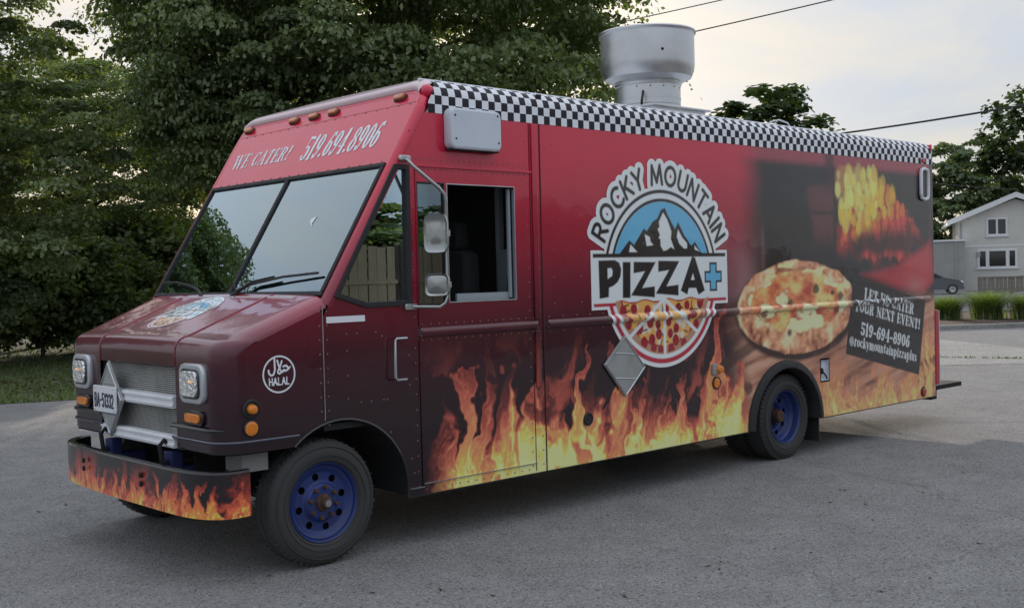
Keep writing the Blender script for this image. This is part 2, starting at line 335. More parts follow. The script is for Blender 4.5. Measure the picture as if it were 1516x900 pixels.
    for k in range(46):
        px, pz, aa = rs.uniform(1.85, 2.98), rs.uniform(1.17, 1.57), rs.uniform(0, 6.3)
        if math.hypot(px - LC[0], pz - LC[1]) > .55: continue
        d = seg_sdf(x, z, (px - .022 * math.cos(aa), pz - .022 * math.sin(aa)), (px + .022 * math.cos(aa), pz + .022 * math.sin(aa))) - .006
        c = fill(c, lin(34, 40, 26), np.maximum(d, piz + .02), .004)
    for q in ((1.90, 1.245), (2.416, 1.05), (2.93, 1.245)):
        d = seg_sdf(x, z, (2.418, 1.595), q) - .016
        c = fill(c, WHITE, np.maximum(d, r - .66))
    return c
def side_color(x, z):
    """colour of the vinyl on the side of the body, x along the body and z up (metres)"""
    c = background(x, z)
    # ---- photograph of oven, fire and pizza at the back half
    n = NZ.fbm(x * 2.2 + 3, z * 2.2, 4)
    nf = NZ.fbm(x * 9 + 3, z * 9, 4)
    a = sstep(2.9, 3.75, x) * sstep(2.25, 1.75, z) * sstep(1.45, 1.62, z)
    c = over(c, lin(190, 150, 150, 1.2), a * .55 * (.4 + 1.1 * n))
    oven = sstep(3.45, 3.95, x + .25 * sstep(2.3, 2.8, z) * 0 + (n - .5) * .2)
    c = over(over(c, lin(120, 74, 78), oven * .6 * sstep(2.72, 2.82, z)), lin(20, 13, 14), oven * sstep(2.88, 2.78, z))
    c = over(c, lin(128, 84, 88), np.exp(-((x - 3.865) / .03) ** 2) * sstep(2.35, 2.0, z) * .6)
    c = over(c, lin(92, 42, 44, 1.1), sstep(4.62, 4.72, x + .05 * np.sin(z * 8)) * sstep(5.13, 5.06, x) * sstep(1.95, 2.2, z) * sstep(2.66 + .1 * (x - 4.7), 2.58, z) * (.45 + .9 * n) * (1 - .75 * np.exp(-((z - 2.36) / .02) ** 2)))
    c = over(c, lin(60, 24, 26), sstep(4.9, 5.0, x) * sstep(5.13, 5.1, x) * sstep(2.5, 2.7, z) * .8)
    # glowing wood: bokeh fire
    F = [(5.13, 2.86), (5.95, 2.84), (6.25, 2.66), (6.62, 2.42), (6.98, 2.10), (6.98, 1.92), (6.55, 1.88), (6.1, 1.86), (5.65, 1.93), (5.20, 2.02)]
    d = poly_sdf(x, z, F)
    wob = (NZ.fbm(x * 3.4 + 9, z * 4.2, 3) - .5) * .34
    m = sstep(.04, -.12, np.maximum(d + wob, 0 * d - 9)) * (x > 5.13) * sstep(2.86, 2.84, z)
    red = lin(196, 52, 46, 1.3)
    c = over(c, red * (.25 + .9 * NZ.fbm(x * 4, z * 6, 3)[..., None]), m * .85)
    rs = np.random.RandomState(11)
    hot = lambda px, pz: np.clip(1.25 - np.hypot((px - 5.42) / 1.15, (pz - 2.66) / .62), 0, 1)
    for k in range(330):
        px, pz = rs.uniform(5.15, 6.95), rs.uniform(1.9, 2.82)
        dd = float(poly_sdf(np.array([px]), np.array([pz]), F)[0])
        if dd > -.03: continue
        hh = hot(px, pz) * rs.uniform(.6, 1.25)
        s = rs.uniform(.035, .085) * (1.2 if hh > .5 else .85)
        bm_ = (np.abs(x - px) < s * 1.1) & (np.abs(z - pz) < s * 1.5)
        if not bm_.any(): continue
        el = np.hypot((x[bm_] - px) / .85, (z[bm_] - pz) / 1.35)
        if hh > .74: col = lin(250, 226, 96, 1.5)
        elif hh > .52: col = lin(246, 168, 48, 1.5)
        elif hh > .26: col = lin(230, 104, 44, 1.5)
        else: col = lin(196, 58, 50, 1.4)
        c[bm_] = over(c[bm_], col, sstep(s, s * .55, el) * rs.uniform(.35, .9) * (x[bm_] > 5.13))
    c = over(c, lin(252, 234, 120, 1.6), m * sstep(.75, 1.25, hot(x, z)) * .5)
    lg = sstep(.0, .12, z - 1.80 - .1 * (x - 5.4) * .6 + (n - .5) * .3) * sstep(.40, .2, z - 1.80 - .06 * (x - 5.4) + (n - .5) * .3) * sstep(5.3, 5.6, x)
    c = over(c, lin(24, 12, 14), lg * .9)
    R = [(5.6, 1.74), (6.3, 1.83), (6.95, 2.02), (7.12, 2.12), (7.19, 1.98), (7.19, 1.62), (6.95, 1.50), (6.4, 1.56)]
    c = over(c, lin(176, 44, 52, 1.25), sstep(.05, -.08, poly_sdf(x, z, R)) * (.75 + .4 * n))
    c = over(c, lin(196, 140, 132), np.exp(-(((x - 6.75) / .22) ** 2 + ((z - 1.60) / .1) ** 2)) * .5)
    c = over(c, lin(70, 40, 44), sstep(7.05, 7.12, x) * sstep(1.4, 2.6, z) * .7)
    # table and peel under the pizza
    tab = sstep(3.2, 3.65, x + (n - .5) * .3) * sstep(1.56, 1.36, z - .0 * x + (n - .5) * .1)
    wood = ramp(NZ.fbm(x * 1.6 + 30, z * 14 - x * 3.2, 4), [(.2, lin(120, 74, 56, 1.2)), (.5, lin(186, 132, 106, 1.2)), (.8, lin(206, 160, 132, 1.2))])
    c = over(c, wood, tab)
    for (x0, z0, x1, z1, w) in ((3.25, .98, 3.72, 1.14, .055), (3.15, .72, 3.6, .74, .06)):
        c = over(c, lin(70, 40, 32), sstep(.02, -.02, seg_sdf(x, z, (x0, z0), (x1, z1)) - w) * .75)
    # pizza
    ex, ez = (x - 4.47) / .99, (z - 1.445) / .445
    rr = np.hypot(ex, ez) + (NZ.fbm(x * 3 + 5, z * 3, 3) - .5) * .16
    keep = (x < 5.44 - .06 * (1.7 - z))
    c = over(c, lin(52, 24, 18), sstep(1.10, 1.0, np.hypot(ex, (z - 1.42) / .46)) * keep)
    cr = ramp(nf, [(.22, lin(120, 64, 46, 1.4)), (.5, lin(204, 140, 102, 1.45)), (.72, lin(234, 194, 152, 1.45))])
    c = over(c, cr, sstep(1.02, .98, rr) * keep)
    inr = sstep(.86, .78, np.hypot(ex, (z - 1.50) / .345) + (nf - .5) * .25) * keep
    sauce = ramp(NZ.fbm(x * 5 + 1, z * 8, 4), [(.25, lin(160, 62, 44, 1.5)), (.5, lin(216, 122, 76, 1.5)), (.7, lin(236, 182, 112, 1.5))])
    c = over(c, sauce, inr)
    mz = NZ.fbm(x * 3.6 + 13, z * 7 + 3, 3)
    c = over(c, lin(240, 214, 158, 1.4), inr * sstep(.52, .60, mz))
    c = over(c, lin(240, 206, 150, 1.35), sstep(.03, .09, NZ.fbm(x * 4 + 21, z * 8, 3) - .5) * sstep(.72, .82, rr) * sstep(1.0, .94, rr) * sstep(1.5, 1.66, z) * keep)
    for (px, pz, s, cc) in ((4.75, 1.62, .06, (44, 46, 24)), (5.05, 1.57, .05, (50, 52, 26)), (4.30, 1.50, .04, (60, 56, 30)), (4.28, 1.21, .055, (96, 36, 34)), (3.86, 1.40, .06, (120, 50, 36)), (5.12, 1.40, .05, (110, 40, 34)), (5.2, 1.54, .06, (86, 84, 40))):
        c = over(c, lin(*cc), sstep(s, s * .5, np.hypot((x - px) / 1.3, z - pz) + (nf - .5) * .05) * .85 * keep)
    # ---- flames along the sill
    h, cv = flames(x, z, SIDE_T, .30, 0)
    edge = sstep(-.22, .12, x) * sstep(3.72, 3.45, x)
    c = over(c, ramp(h, FLAME), sstep(.02, .28, np.maximum(h, .55 * cv)) * edge)
    h2, cv2 = flames(x, z, REAR_T, .32, 5, .8)
    RF = [(0, lin(120, 60, 44, K)), (.4, lin(196, 112, 76, K)), (.7, lin(226, 160, 92, K)), (.9, lin(232, 200, 104, K)), (1, lin(238, 222, 120, K))]
    c = over(c, ramp(h2, RF), sstep(.10, .5, np.maximum(h2, .5 * cv2)) * .85 * sstep(4.6, 4.9, x))
    h3, cv3 = flames(x, z, [(3.6 + .16 * k, 3.62 + .16 * k, .60 + .3 * ((k * 37) % 10) / 10, .13, .8) for k in range(9)], .30, 9, .8)
    c = over(c, ramp(h3, RF), sstep(.10, .5, h3) * .7 * sstep(3.45, 3.6, x) * sstep(5.0, 4.8, x))
    # ---- black board with the white lines
    an = math.radians(-12.3)
    u = (x - 5.476) * math.cos(an) + (z - 1.731) * math.sin(an); v = -(x - 5.476) * math.sin(an) + (z - 1.731) * math.cos(an)
    bd = np.maximum(np.abs(u - .757) - .778, np.abs(v + .40) - .412)
    grain = NZ.fbm(u * 3, v * 40, 3)
    c = over(c, ramp(grain, [(.2, lin(24, 20, 21)), (.8, lin(48, 40, 40))]), sstep(.006, -.006, bd))
    if (bd < 0).any():
        m = bd < .02
        um, vm = u[m], v[m]; cm = c[m]
        for (t, hh, width, u0, v0) in (('LET US CATER', .112, 1.06, .235, -.200), ('YOUR NEXT EVENT!', .100, 1.40, .065, -.345), ('519-694-8906', .122, 1.04, .225, -.572), ('@rockymountainpizzaplus', .098, 1.43, .025, -.708)):
            s, L = text_strokes(t, serif, hh, 1.0, .05)
            k = width / L
            s, L = text_strokes(t, serif, hh, k, .05)
            cm = fill(cm, WHITE, strokes_sdf(um, vm, xform([(p_, w_ * 1.18) for p_, w_ in s], u0, v0, math.radians(1.4)), .03), .006)
        c[m] = cm
    return np.clip(c, .004, .86)
def bumper_color(s, z):
    """front bumper: black with a row of small flames; s along the bumper, z from its lower edge"""
    c = np.broadcast_to(lin(30, 25, 28), s.shape + (3,)).copy()
    rs = np.random.RandomState(5)
    T = []
    k = 0.0
    while k < 2.9:
        T.append((k, k + rs.uniform(-.03, .03), rs.uniform(.10, .25), rs.uniform(.045, .075), 1)); k += rs.uniform(.06, .10)
    h, cv = flames(s * 2.2, z * 2.2, [(a * 2.2, b * 2.2, t * 2.2, w * 2.2, m) for a, b, t, w, m in T], -.04, 3, .8)
    BF = [(0, lin(30, 10, 12)), (.25, lin(110, 36, 30, K)), (.5, lin(196, 78, 52, K)), (.75, lin(222, 112, 56, K)), (.95, lin(236, 180, 70, K)), (1, lin(244, 214, 90, K))]
    return np.clip(over(c, ramp(h * .92, BF), sstep(.05, .3, h)), .004, .86)
# ---------------------------------------------------------------- helpers
def on_ground(u, v, z=0.0):
    d = RIGHT * ((u - 758) / FPX) + DOWN * ((v - 450) / FPX) + FWD
    return CAM + d * ((z - CAM[2]) / d[2])
def bearing(u, depth, z=0.0):
    """point at the given distance along the view axis, on the bearing of a picture column"""
    d = RIGHT * ((u - 758) / FPX) + FWD
    p = CAM + d * depth
    return Vector((p[0], p[1], z))
def height_at(v, u, depth):
    d = RIGHT * ((u - 758) / FPX) + DOWN * ((v - 450) / FPX) + FWD
    return (CAM + d * depth)[2]
def tag(o, label=None, cat=None, group=None, kind=None):
    if label: o['label'] = label
    if cat: o['category'] = cat
    if group: o['group'] = group
    if kind: o['kind'] = kind
    return o
def link(o, parent=None):
    col.objects.link(o)
    if parent:
        o.parent = parent
        o.matrix_parent_inverse = wm(parent).inverted()
    return o
def wm(o):
    m = o.matrix_basis.copy()
    if o.parent: m = wm(o.parent) @ o.matrix_parent_inverse @ m
    return m
def empty(name, loc, rz=0, parent=None):
    o = bpy.data.objects.new(name, None); o.location = loc; o.rotation_euler = (0, 0, rz); o.empty_display_size = .3
    return link(o, parent)
def np_mesh(name, V, F, colors=None, smooth=False, uv=None):
    me = bpy.data.meshes.new(name)
    V = np.asarray(V, np.float32); F = np.asarray(F, np.int32)
    k = F.shape[1]
    me.vertices.add(len(V)); me.vertices.foreach_set('co', V.ravel())
    me.loops.add(F.size); me.loops.foreach_set('vertex_index', F.ravel())
    me.polygons.add(len(F)); me.polygons.foreach_set('loop_start', np.arange(0, F.size, k, dtype=np.int32))
    me.polygons.foreach_set('loop_total', np.full(len(F), k, np.int32))
    if smooth: me.polygons.foreach_set('use_smooth', np.ones(len(F), bool))
    if colors is not None:
        ca = me.color_attributes.new('wrap', 'FLOAT_COLOR', 'POINT')
        c4 = np.ones((len(V), 4), np.float32); c4[:, :3] = colors
        ca.data.foreach_set('color', c4.ravel())
    me.update(calc_edges=True); me.validate()
    return me
class MB:
    """collects shapes; build() links them as one mesh object"""
    def __init__(self): self.v = []; self.f = []; self.mi = []; self.cm = 0; self.sm = []
    def add(self, V, F, smooth=False, m=None):
        b = len(self.v); self.v += [tuple(map(float, p)) for p in V]
        for f in F: self.f.append(tuple(b + i for i in f)); self.mi.append(self.cm if m is None else m); self.sm.append(smooth)
        return self
    def box(self, x0, x1, y0, y1, z0, z1, M=None, m=None):
        V = [Vector((x, y, z)) for z in (z0, z1) for y in (y0, y1) for x in (x0, x1)]
        if M: V = [M @ p for p in V]
        return self.add(V, [(0, 2, 3, 1), (4, 5, 7, 6), (0, 1, 5, 4), (2, 6, 7, 3), (0, 4, 6, 2), (1, 3, 7, 5)], m=m)
    def rbox(self, x0, x1, y0, y1, z0, z1, r=.02, M=None, seg=3, axis='y'):
        """box with rounded corners in the plane across 'axis' and a soft front edge"""
        (a0, a1), (b0, b1), (c0, c1) = {'y': ((x0, x1), (z0, z1), (y0, y1)), 'x': ((y0, y1), (z0, z1), (x0, x1)), 'z': ((x0, x1), (y0, y1), (z0, z1))}[axis]
        def ring(i, c):
            rr = max(r - i, .001); o = []
            for cx, cz, s in ((a1 - i - rr, b1 - i - rr, 0), (a0 + i + rr, b1 - i - rr, 90), (a0 + i + rr, b0 + i + rr, 180), (a1 - i - rr, b0 + i + rr, 270)):
                for k in range(seg + 1):
                    an = R(s + 90 * k / seg); o.append((cx + rr * math.cos(an), cz + rr * math.sin(an), c))
            return o
        e = min(r * .45, abs(c1 - c0) * .3)
        rings = [ring(e * .9, c0), ring(e * .25, c0 + e * .3), ring(0, c0 + e), ring(0, c1 - e), ring(e * .25, c1 - e * .3), ring(e * .9, c1)]
        n = len(rings[0]); V = [p for q in rings for p in q]
        pm = {'y': lambda p: (p[0], p[2], p[1]), 'x': lambda p: (p[2], p[0], p[1]), 'z': lambda p: p}[axis]
        V = [Vector(pm(p)) for p in V]
        if M: V = [M @ p for p in V]
        F = []
        for k in range(len(rings) - 1):
            for i in range(n): j = (i + 1) % n; F.append((k * n + i, k * n + j, (k + 1) * n + j, (k + 1) * n + i))
        F.append(tuple(range(n))); F.append(tuple((len(rings) - 1) * n + i for i in range(n)))
        return self.add(V, F, True)
    def tube(self, P, r, n=8, cap=True, radii=None):
        P = [Vector(p) for p in P]; V = []; F = []
        ref = Vector((0, 0, 1))
        for i, p in enumerate(P):
            t = (P[min(i + 1, len(P) - 1)] - P[max(i - 1, 0)]).normalized()
            a = t.cross(ref if abs(t.dot(ref)) < .95 else Vector((1, 0, 0))).normalized(); b = t.cross(a).normalized()
            if i and a.dot(pa) < 0: a = -a; b = -b
            pa = a
            rr = radii[i] if radii else r
            for k in range(n):
                an = 2 * math.pi * k / n; V.append(p + a * (rr * math.cos(an)) + b * (rr * math.sin(an)))
        for i in range(len(P) - 1):
            for k in range(n):
                q = (k + 1) % n; F.append((i * n + k, i * n + q, (i + 1) * n + q, (i + 1) * n + k))
        if cap: F.append(tuple(range(n))); F.append(tuple((len(P) - 1) * n + k for k in range(n)))
        return self.add(V, F, True)
    def lathe(self, prof, M, n=32, closed=False):
        """prof: list of (radius, height) turned about local z"""
        V = []; F = []
        for r, h in prof:
            for k in range(n):
                an = 2 * math.pi * k / n; V.append(M @ Vector((r * math.cos(an), r * math.sin(an), h)))
        for i in range(len(prof) - 1):
            for k in range(n):
                q = (k + 1) % n; F.append((i * n + k, i * n + q, (i + 1) * n + q, (i + 1) * n + k))
        if prof[0][0] > 1e-6 and closed: F.append(tuple(range(n)))
        if prof[-1][0] > 1e-6 and closed: F.append(tuple((len(prof) - 1) * n + k for k in range(n)))
        return self.add(V, F, True)
    def prism(self, P, d, place):
        """polygon P (2D) extruded by depths d=(d0,d1); place(a,b,c)->xyz"""
        n = len(P); V = [place(a, b, d[0]) for a, b in P] + [place(a, b, d[1]) for a, b in P]
        return self.add(V, [tuple(range(n)), tuple(range(2 * n - 1, n - 1, -1))] + [(i, n + i, n + (i + 1) % n, (i + 1) % n) for i in range(n)])
    def build(self, name, mats, parent=None, bevel=0, origin=None):
        me = bpy.data.meshes.new(name)
        o = bpy.data.objects.new(name, me)
        V = self.v
        if origin is not None:
            V = [(p[0] - origin[0], p[1] - origin[1], p[2] - origin[2]) for p in V]; o.location = origin
        me.from_pydata(V, [], self.f)
        me.polygons.foreach_set('use_smooth', self.sm)
        for m in (mats if isinstance(mats, (list, tuple)) else [mats]): me.materials.append(m)
        me.polygons.foreach_set('material_index', self.mi)
        me.update()
        if any(self.sm):
            me.set_sharp_from_angle(angle=R(42))
        if bevel:
            b = o.modifiers.new('bevel', 'BEVEL'); b.width = bevel; b.segments = 2; b.limit_method = 'ANGLE'; b.angle_limit = R(40)
        return link(o, parent)
def sheet(name, sdf, x0, x1, z0, z1, cell, place, mats, parent=None, color=None, smooth=False):
    """panel cut to the outline sdf<0 in its own plane, edges fitted to the outline; colours printed per vertex"""
    nx = int(round((x1 - x0) / cell)) + 1; nz = int(round((z1 - z0) / cell)) + 1
    X, Z = np.meshgrid(np.linspace(x0, x1, nx), np.linspace(z0, z1, nz), indexing='ij')
    D = sdf(X, Z)
    gx, gz = np.gradient(D, (x1 - x0) / (nx - 1), (z1 - z0) / (nz - 1))
    g = np.hypot(gx, gz) + 1e-9
    mv = np.clip(D, 0, cell * 1.5) / np.maximum(g, .3)
    X2 = X - mv * gx / g; Z2 = Z - mv * gz / g
    mn = np.minimum(np.minimum(D[:-1, :-1], D[1:, :-1]), np.minimum(D[:-1, 1:], D[1:, 1:]))
    keep = mn < -.12 * cell
    idx = np.arange(nx * nz).reshape(nx, nz)
    F = np.stack([idx[:-1, :-1], idx[1:, :-1], idx[1:, 1:], idx[:-1, 1:]], -1)[keep]
    used = np.unique(F); re = np.zeros(nx * nz, np.int64); re[used] = np.arange(len(used))
    xs, zs = X2.ravel()[used], Z2.ravel()[used]
    V = np.stack(place(xs, zs), -1)
    c = color(xs, zs) if color is not None else None
    me = np_mesh(name, V, re[F], c, smooth)
    for m in (mats if isinstance(mats, (list, tuple)) else [mats]): me.materials.append(m)
    return link(bpy.data.objects.new(name, me), parent)
def rect_sdf(x, z, x0, x1, z0, z1, r=0.0):
    qx = np.abs(x - (x0 + x1) / 2) - (x1 - x0) / 2 + r; qz = np.abs(z - (z0 + z1) / 2) - (z1 - z0) / 2 + r
    return np.hypot(np.maximum(qx, 0), np.maximum(qz, 0)) + np.minimum(np.maximum(qx, qz), 0) - r
# ---------------------------------------------------------------- materials (procedural)
def mat(name, color=(.5, .5, .5), rough=.5, metal=0.0, spec=.5, coat=0.0, noise=None, bump=None, attr=None, emit=None, ior=1.5, coatr=.05):
    m = bpy.data.materials.new(name); m.use_nodes = True
    t = m.node_tree; b = t.nodes['Principled BSDF']
    b.inputs['Base Color'].default_value = (*color, 1); b.inputs['Roughness'].default_value = rough; b.inputs['Metallic'].default_value = metal
    b.inputs['Specular IOR Level'].default_value = spec; b.inputs['Coat Weight'].default_value = coat; b.inputs['Coat Roughness'].default_value = coatr
    tcn = t.nodes.new('ShaderNodeTexCoord')
    src = None
    if attr:
        a = t.nodes.new('ShaderNodeVertexColor'); a.layer_name = attr; src = a.outputs['Color']
    if noise:   # (scale, amount, detail[, second colour])
        n = t.nodes.new('ShaderNodeTexNoise'); n.inputs['Scale'].default_value = noise[0]; n.inputs['Detail'].default_value = noise[2]; n.inputs['Roughness'].default_value = .6
        t.links.new(tcn.outputs['Object'], n.inputs['Vector'])
        mr = t.nodes.new('ShaderNodeMapRange'); mr.inputs['From Min'].default_value = .3; mr.inputs['From Max'].default_value = .7
        t.links.new(n.outputs['Fac'], mr.inputs['Value'])
        if len(noise) > 3:
            mxn = t.nodes.new('ShaderNodeMix'); mxn.data_type = 'RGBA'
            mr.inputs['To Max'].default_value = noise[1]
            t.links.new(mr.outputs[0], mxn.inputs['Factor']); mxn.inputs['A'].default_value = (*color, 1); mxn.inputs['B'].default_value = (*noise[3], 1)
            src = mxn.outputs['Result']
        else:
            mr.inputs['To Min'].default_value = 1 - noise[1]; mr.inputs['To Max'].default_value = 1 + noise[1]
            mxn = t.nodes.new('ShaderNodeMix'); mxn.data_type = 'RGBA'; mxn.blend_type = 'MULTIPLY'; mxn.inputs['Factor'].default_value = 1
            if src: t.links.new(src, mxn.inputs['A'])
            else: mxn.inputs['A'].default_value = (*color, 1)
            t.links.new(mr.outputs[0], mxn.inputs['B']); src = mxn.outputs['Result']
        rr = t.nodes.new('ShaderNodeMapRange'); rr.inputs['From Min'].default_value = .3; rr.inputs['From Max'].default_value = .7
        rr.inputs['To Min'].default_value = max(.02, rough * .8); rr.inputs['To Max'].default_value = min(1, rough * 1.25)
        t.links.new(n.outputs['Fac'], rr.inputs['Value']); t.links.new(rr.outputs[0], b.inputs['Roughness'])
    if src: t.links.new(src, b.inputs['Base Color'])
    if bump:    # list of (scale, distance)
        prev = None
        for sc, dist in bump:
            n = t.nodes.new('ShaderNodeTexNoise'); n.inputs['Scale'].default_value = sc; n.inputs['Detail'].default_value = 3
            t.links.new(tcn.outputs['Object'], n.inputs['Vector'])
            bp = t.nodes.new('ShaderNodeBump'); bp.inputs['Strength'].default_value = 1; bp.inputs['Distance'].default_value = dist
            t.links.new(n.outputs['Fac'], bp.inputs['Height'])
            if prev: t.links.new(prev.outputs[0], bp.inputs['Normal'])
            prev = bp
        t.links.new(prev.outputs[0], b.inputs['Normal'])
        if coat: t.links.new(prev.outputs[0], b.inputs['Coat Normal'])
    if emit:
        b.inputs['Emission Color'].default_value = (*emit[0], 1); b.inputs['Emission Strength'].default_value = emit[1]
    return m
def glass_mat(name, tint, refl_rough=.0, boost=1.0):
    m = bpy.data.materials.new(name); m.use_nodes = True; t = m.node_tree; t.nodes.clear()
    o = t.nodes.new('ShaderNodeOutputMaterial'); fr = t.nodes.new('ShaderNodeFresnel'); fr.inputs['IOR'].default_value = 1.52
    mu = t.nodes.new('ShaderNodeMath'); mu.operation = 'MULTIPLY_ADD'; mu.inputs[1].default_value = 1.7 * boost; mu.inputs[2].default_value = .02; mu.use_clamp = True
    gl = t.nodes.new('ShaderNodeBsdfGlossy'); gl.inputs['Roughness'].default_value = refl_rough; gl.inputs['Color'].default_value = (.78, .93, 1.0, 1)
    tr = t.nodes.new('ShaderNodeBsdfTransparent'); tr.inputs['Color'].default_value = (*tint, 1)
    ms = t.nodes.new('ShaderNodeMixShader')
    t.links.new(fr.outputs[0], mu.inputs[0]); t.links.new(mu.outputs[0], ms.inputs[0]); t.links.new(tr.outputs[0], ms.inputs[1]); t.links.new(gl.outputs[0], ms.inputs[2]); t.links.new(ms.outputs[0], o.inputs[0])
    return m
def leaf_mat(name, c1, c2):
    m = bpy.data.materials.new(name); m.use_nodes = True; t = m.node_tree; t.nodes.clear()
    o = t.nodes.new('ShaderNodeOutputMaterial'); d = t.nodes.new('ShaderNodeBsdfDiffuse'); tl = t.nodes.new('ShaderNodeBsdfTranslucent')
    gs = t.nodes.new('ShaderNodeBsdfGlossy'); gs.inputs['Roughness'].default_value = .45; gs.inputs['Color'].default_value = (.6, .65, .6, 1)
    at = t.nodes.new('ShaderNodeVertexColor'); at.layer_name = 'wrap'
    t.links.new(at.outputs['Color'], d.inputs['Color'])
    mu = t.nodes.new('ShaderNodeMix'); mu.data_type = 'RGBA'; mu.blend_type = 'MULTIPLY'; mu.inputs['Factor'].default_value = 1; mu.inputs['B'].default_value = (1.5, 1.6, .5, 1)
    t.links.new(at.outputs['Color'], mu.inputs['A']); t.links.new(mu.outputs['Result'], tl.inputs['Color'])
    a = t.nodes.new('ShaderNodeMixShader'); a.inputs[0].default_value = .35; t.links.new(d.outputs[0], a.inputs[1]); t.links.new(tl.outputs[0], a.inputs[2])
    b = t.nodes.new('ShaderNodeMixShader'); b.inputs[0].default_value = .05; t.links.new(a.outputs[0], b.inputs[1]); t.links.new(gs.outputs[0], b.inputs[2])
    t.links.new(b.outputs[0], o.inputs[0])
    m['c'] = (*c1, *c2)
    return m
def vcol_mat(name): return mat(name, attr='wrap', rough=.7)
VINYL = mat('printed_vinyl', attr='wrap', rough=.26, spec=.42, coat=.65, coatr=.04, bump=[(1.1, .010), (4.5, .0012)])
PAINT_DARK = mat('black_gloss_paint', (.012, .011, .014), .22, coat=.5, noise=(3, .2, 3))
RUBBER = mat('black_rubber', (.018, .018, .019), .65, noise=(18, .25, 4))
TYRE = mat('tyre_rubber', (.036, .036, .037), .80, noise=(7, .75, 6, (.060, .057, .053)), bump=[(60, .001)])
BLUEP = mat('blue_wheel_paint', (.013, .038, .20), .45, noise=(9, .6, 6, (.034, .036, .06)), bump=[(30, .0008)])
RUST = mat('rusty_steel', (.10, .050, .030), .8, noise=(30, .8, 5, (.035, .022, .018)))
CHROME = mat('chrome', (.38, .39, .38), .20, 1.0, noise=(6, .06, 3))
STEEL = mat('brushed_steel', (.55, .57, .60), .30, 1.0, noise=(5, .1, 4))
ALU = mat('spun_aluminium', (.60, .61, .62), .36, 1.0, noise=(3, .12, 4))
ALUW = mat('white_aluminium', (.74, .76, .79), .35, 0, noise=(6, .06, 4))
WHITEP = mat('white_plastic', (.62, .67, .74), .35, noise=(2.5, .06, 4))
GREYP = mat('grey_placard_metal', (.36, .37, .36), .5, .3, noise=(8, .1, 4))
WHITEV = mat('white_lettering', (.78, .80, .84), .45)
BLACKV = mat('black_lettering', (.012, .012, .014), .45)
AMBER = mat('amber_lens', (.75, .22, .015), .22, coat=.6, noise=(25, .12, 2))
AMBERD = mat('amber_lens_faded', (.60, .24, .10), .35, coat=.3, noise=(25, .15, 2))
REDL = mat('red_lens', (.45, .015, .02), .22, coat=.6)
LENS = mat('headlamp_lens', (.92, .93, .93), .08, .85, bump=[(34, .02)])
BULB = mat('lit_filament', (1, .55, .15), .4, emit=((1, .50, .14), .25))
GLASS = glass_mat('tinted_windscreen', (.58, .68, .64), 0, 2.1)
GLASS2 = glass_mat('side_window_glass', (.50, .56, .52), 0, 2.6)
BLACKI = mat('dark_cab_lining', (.016, .016, .017), .8, noise=(6, .3, 3))
SEATF = mat('dark_seat_fabric', (.022, .022, .025), .9, noise=(40, .25, 3))
GREYI = mat('pale_cab_panel', (.30, .33, .36), .55)
REDP = mat('red_panel_paint', (.42, .025, .05), .35, coat=.3, noise=(3, .12, 3))
ROOFW = mat('white_roof_skin', (.66, .68, .70), .4, noise=(3, .08, 4))
UNDER = mat('underbody_black', (.010, .010, .011), .9)
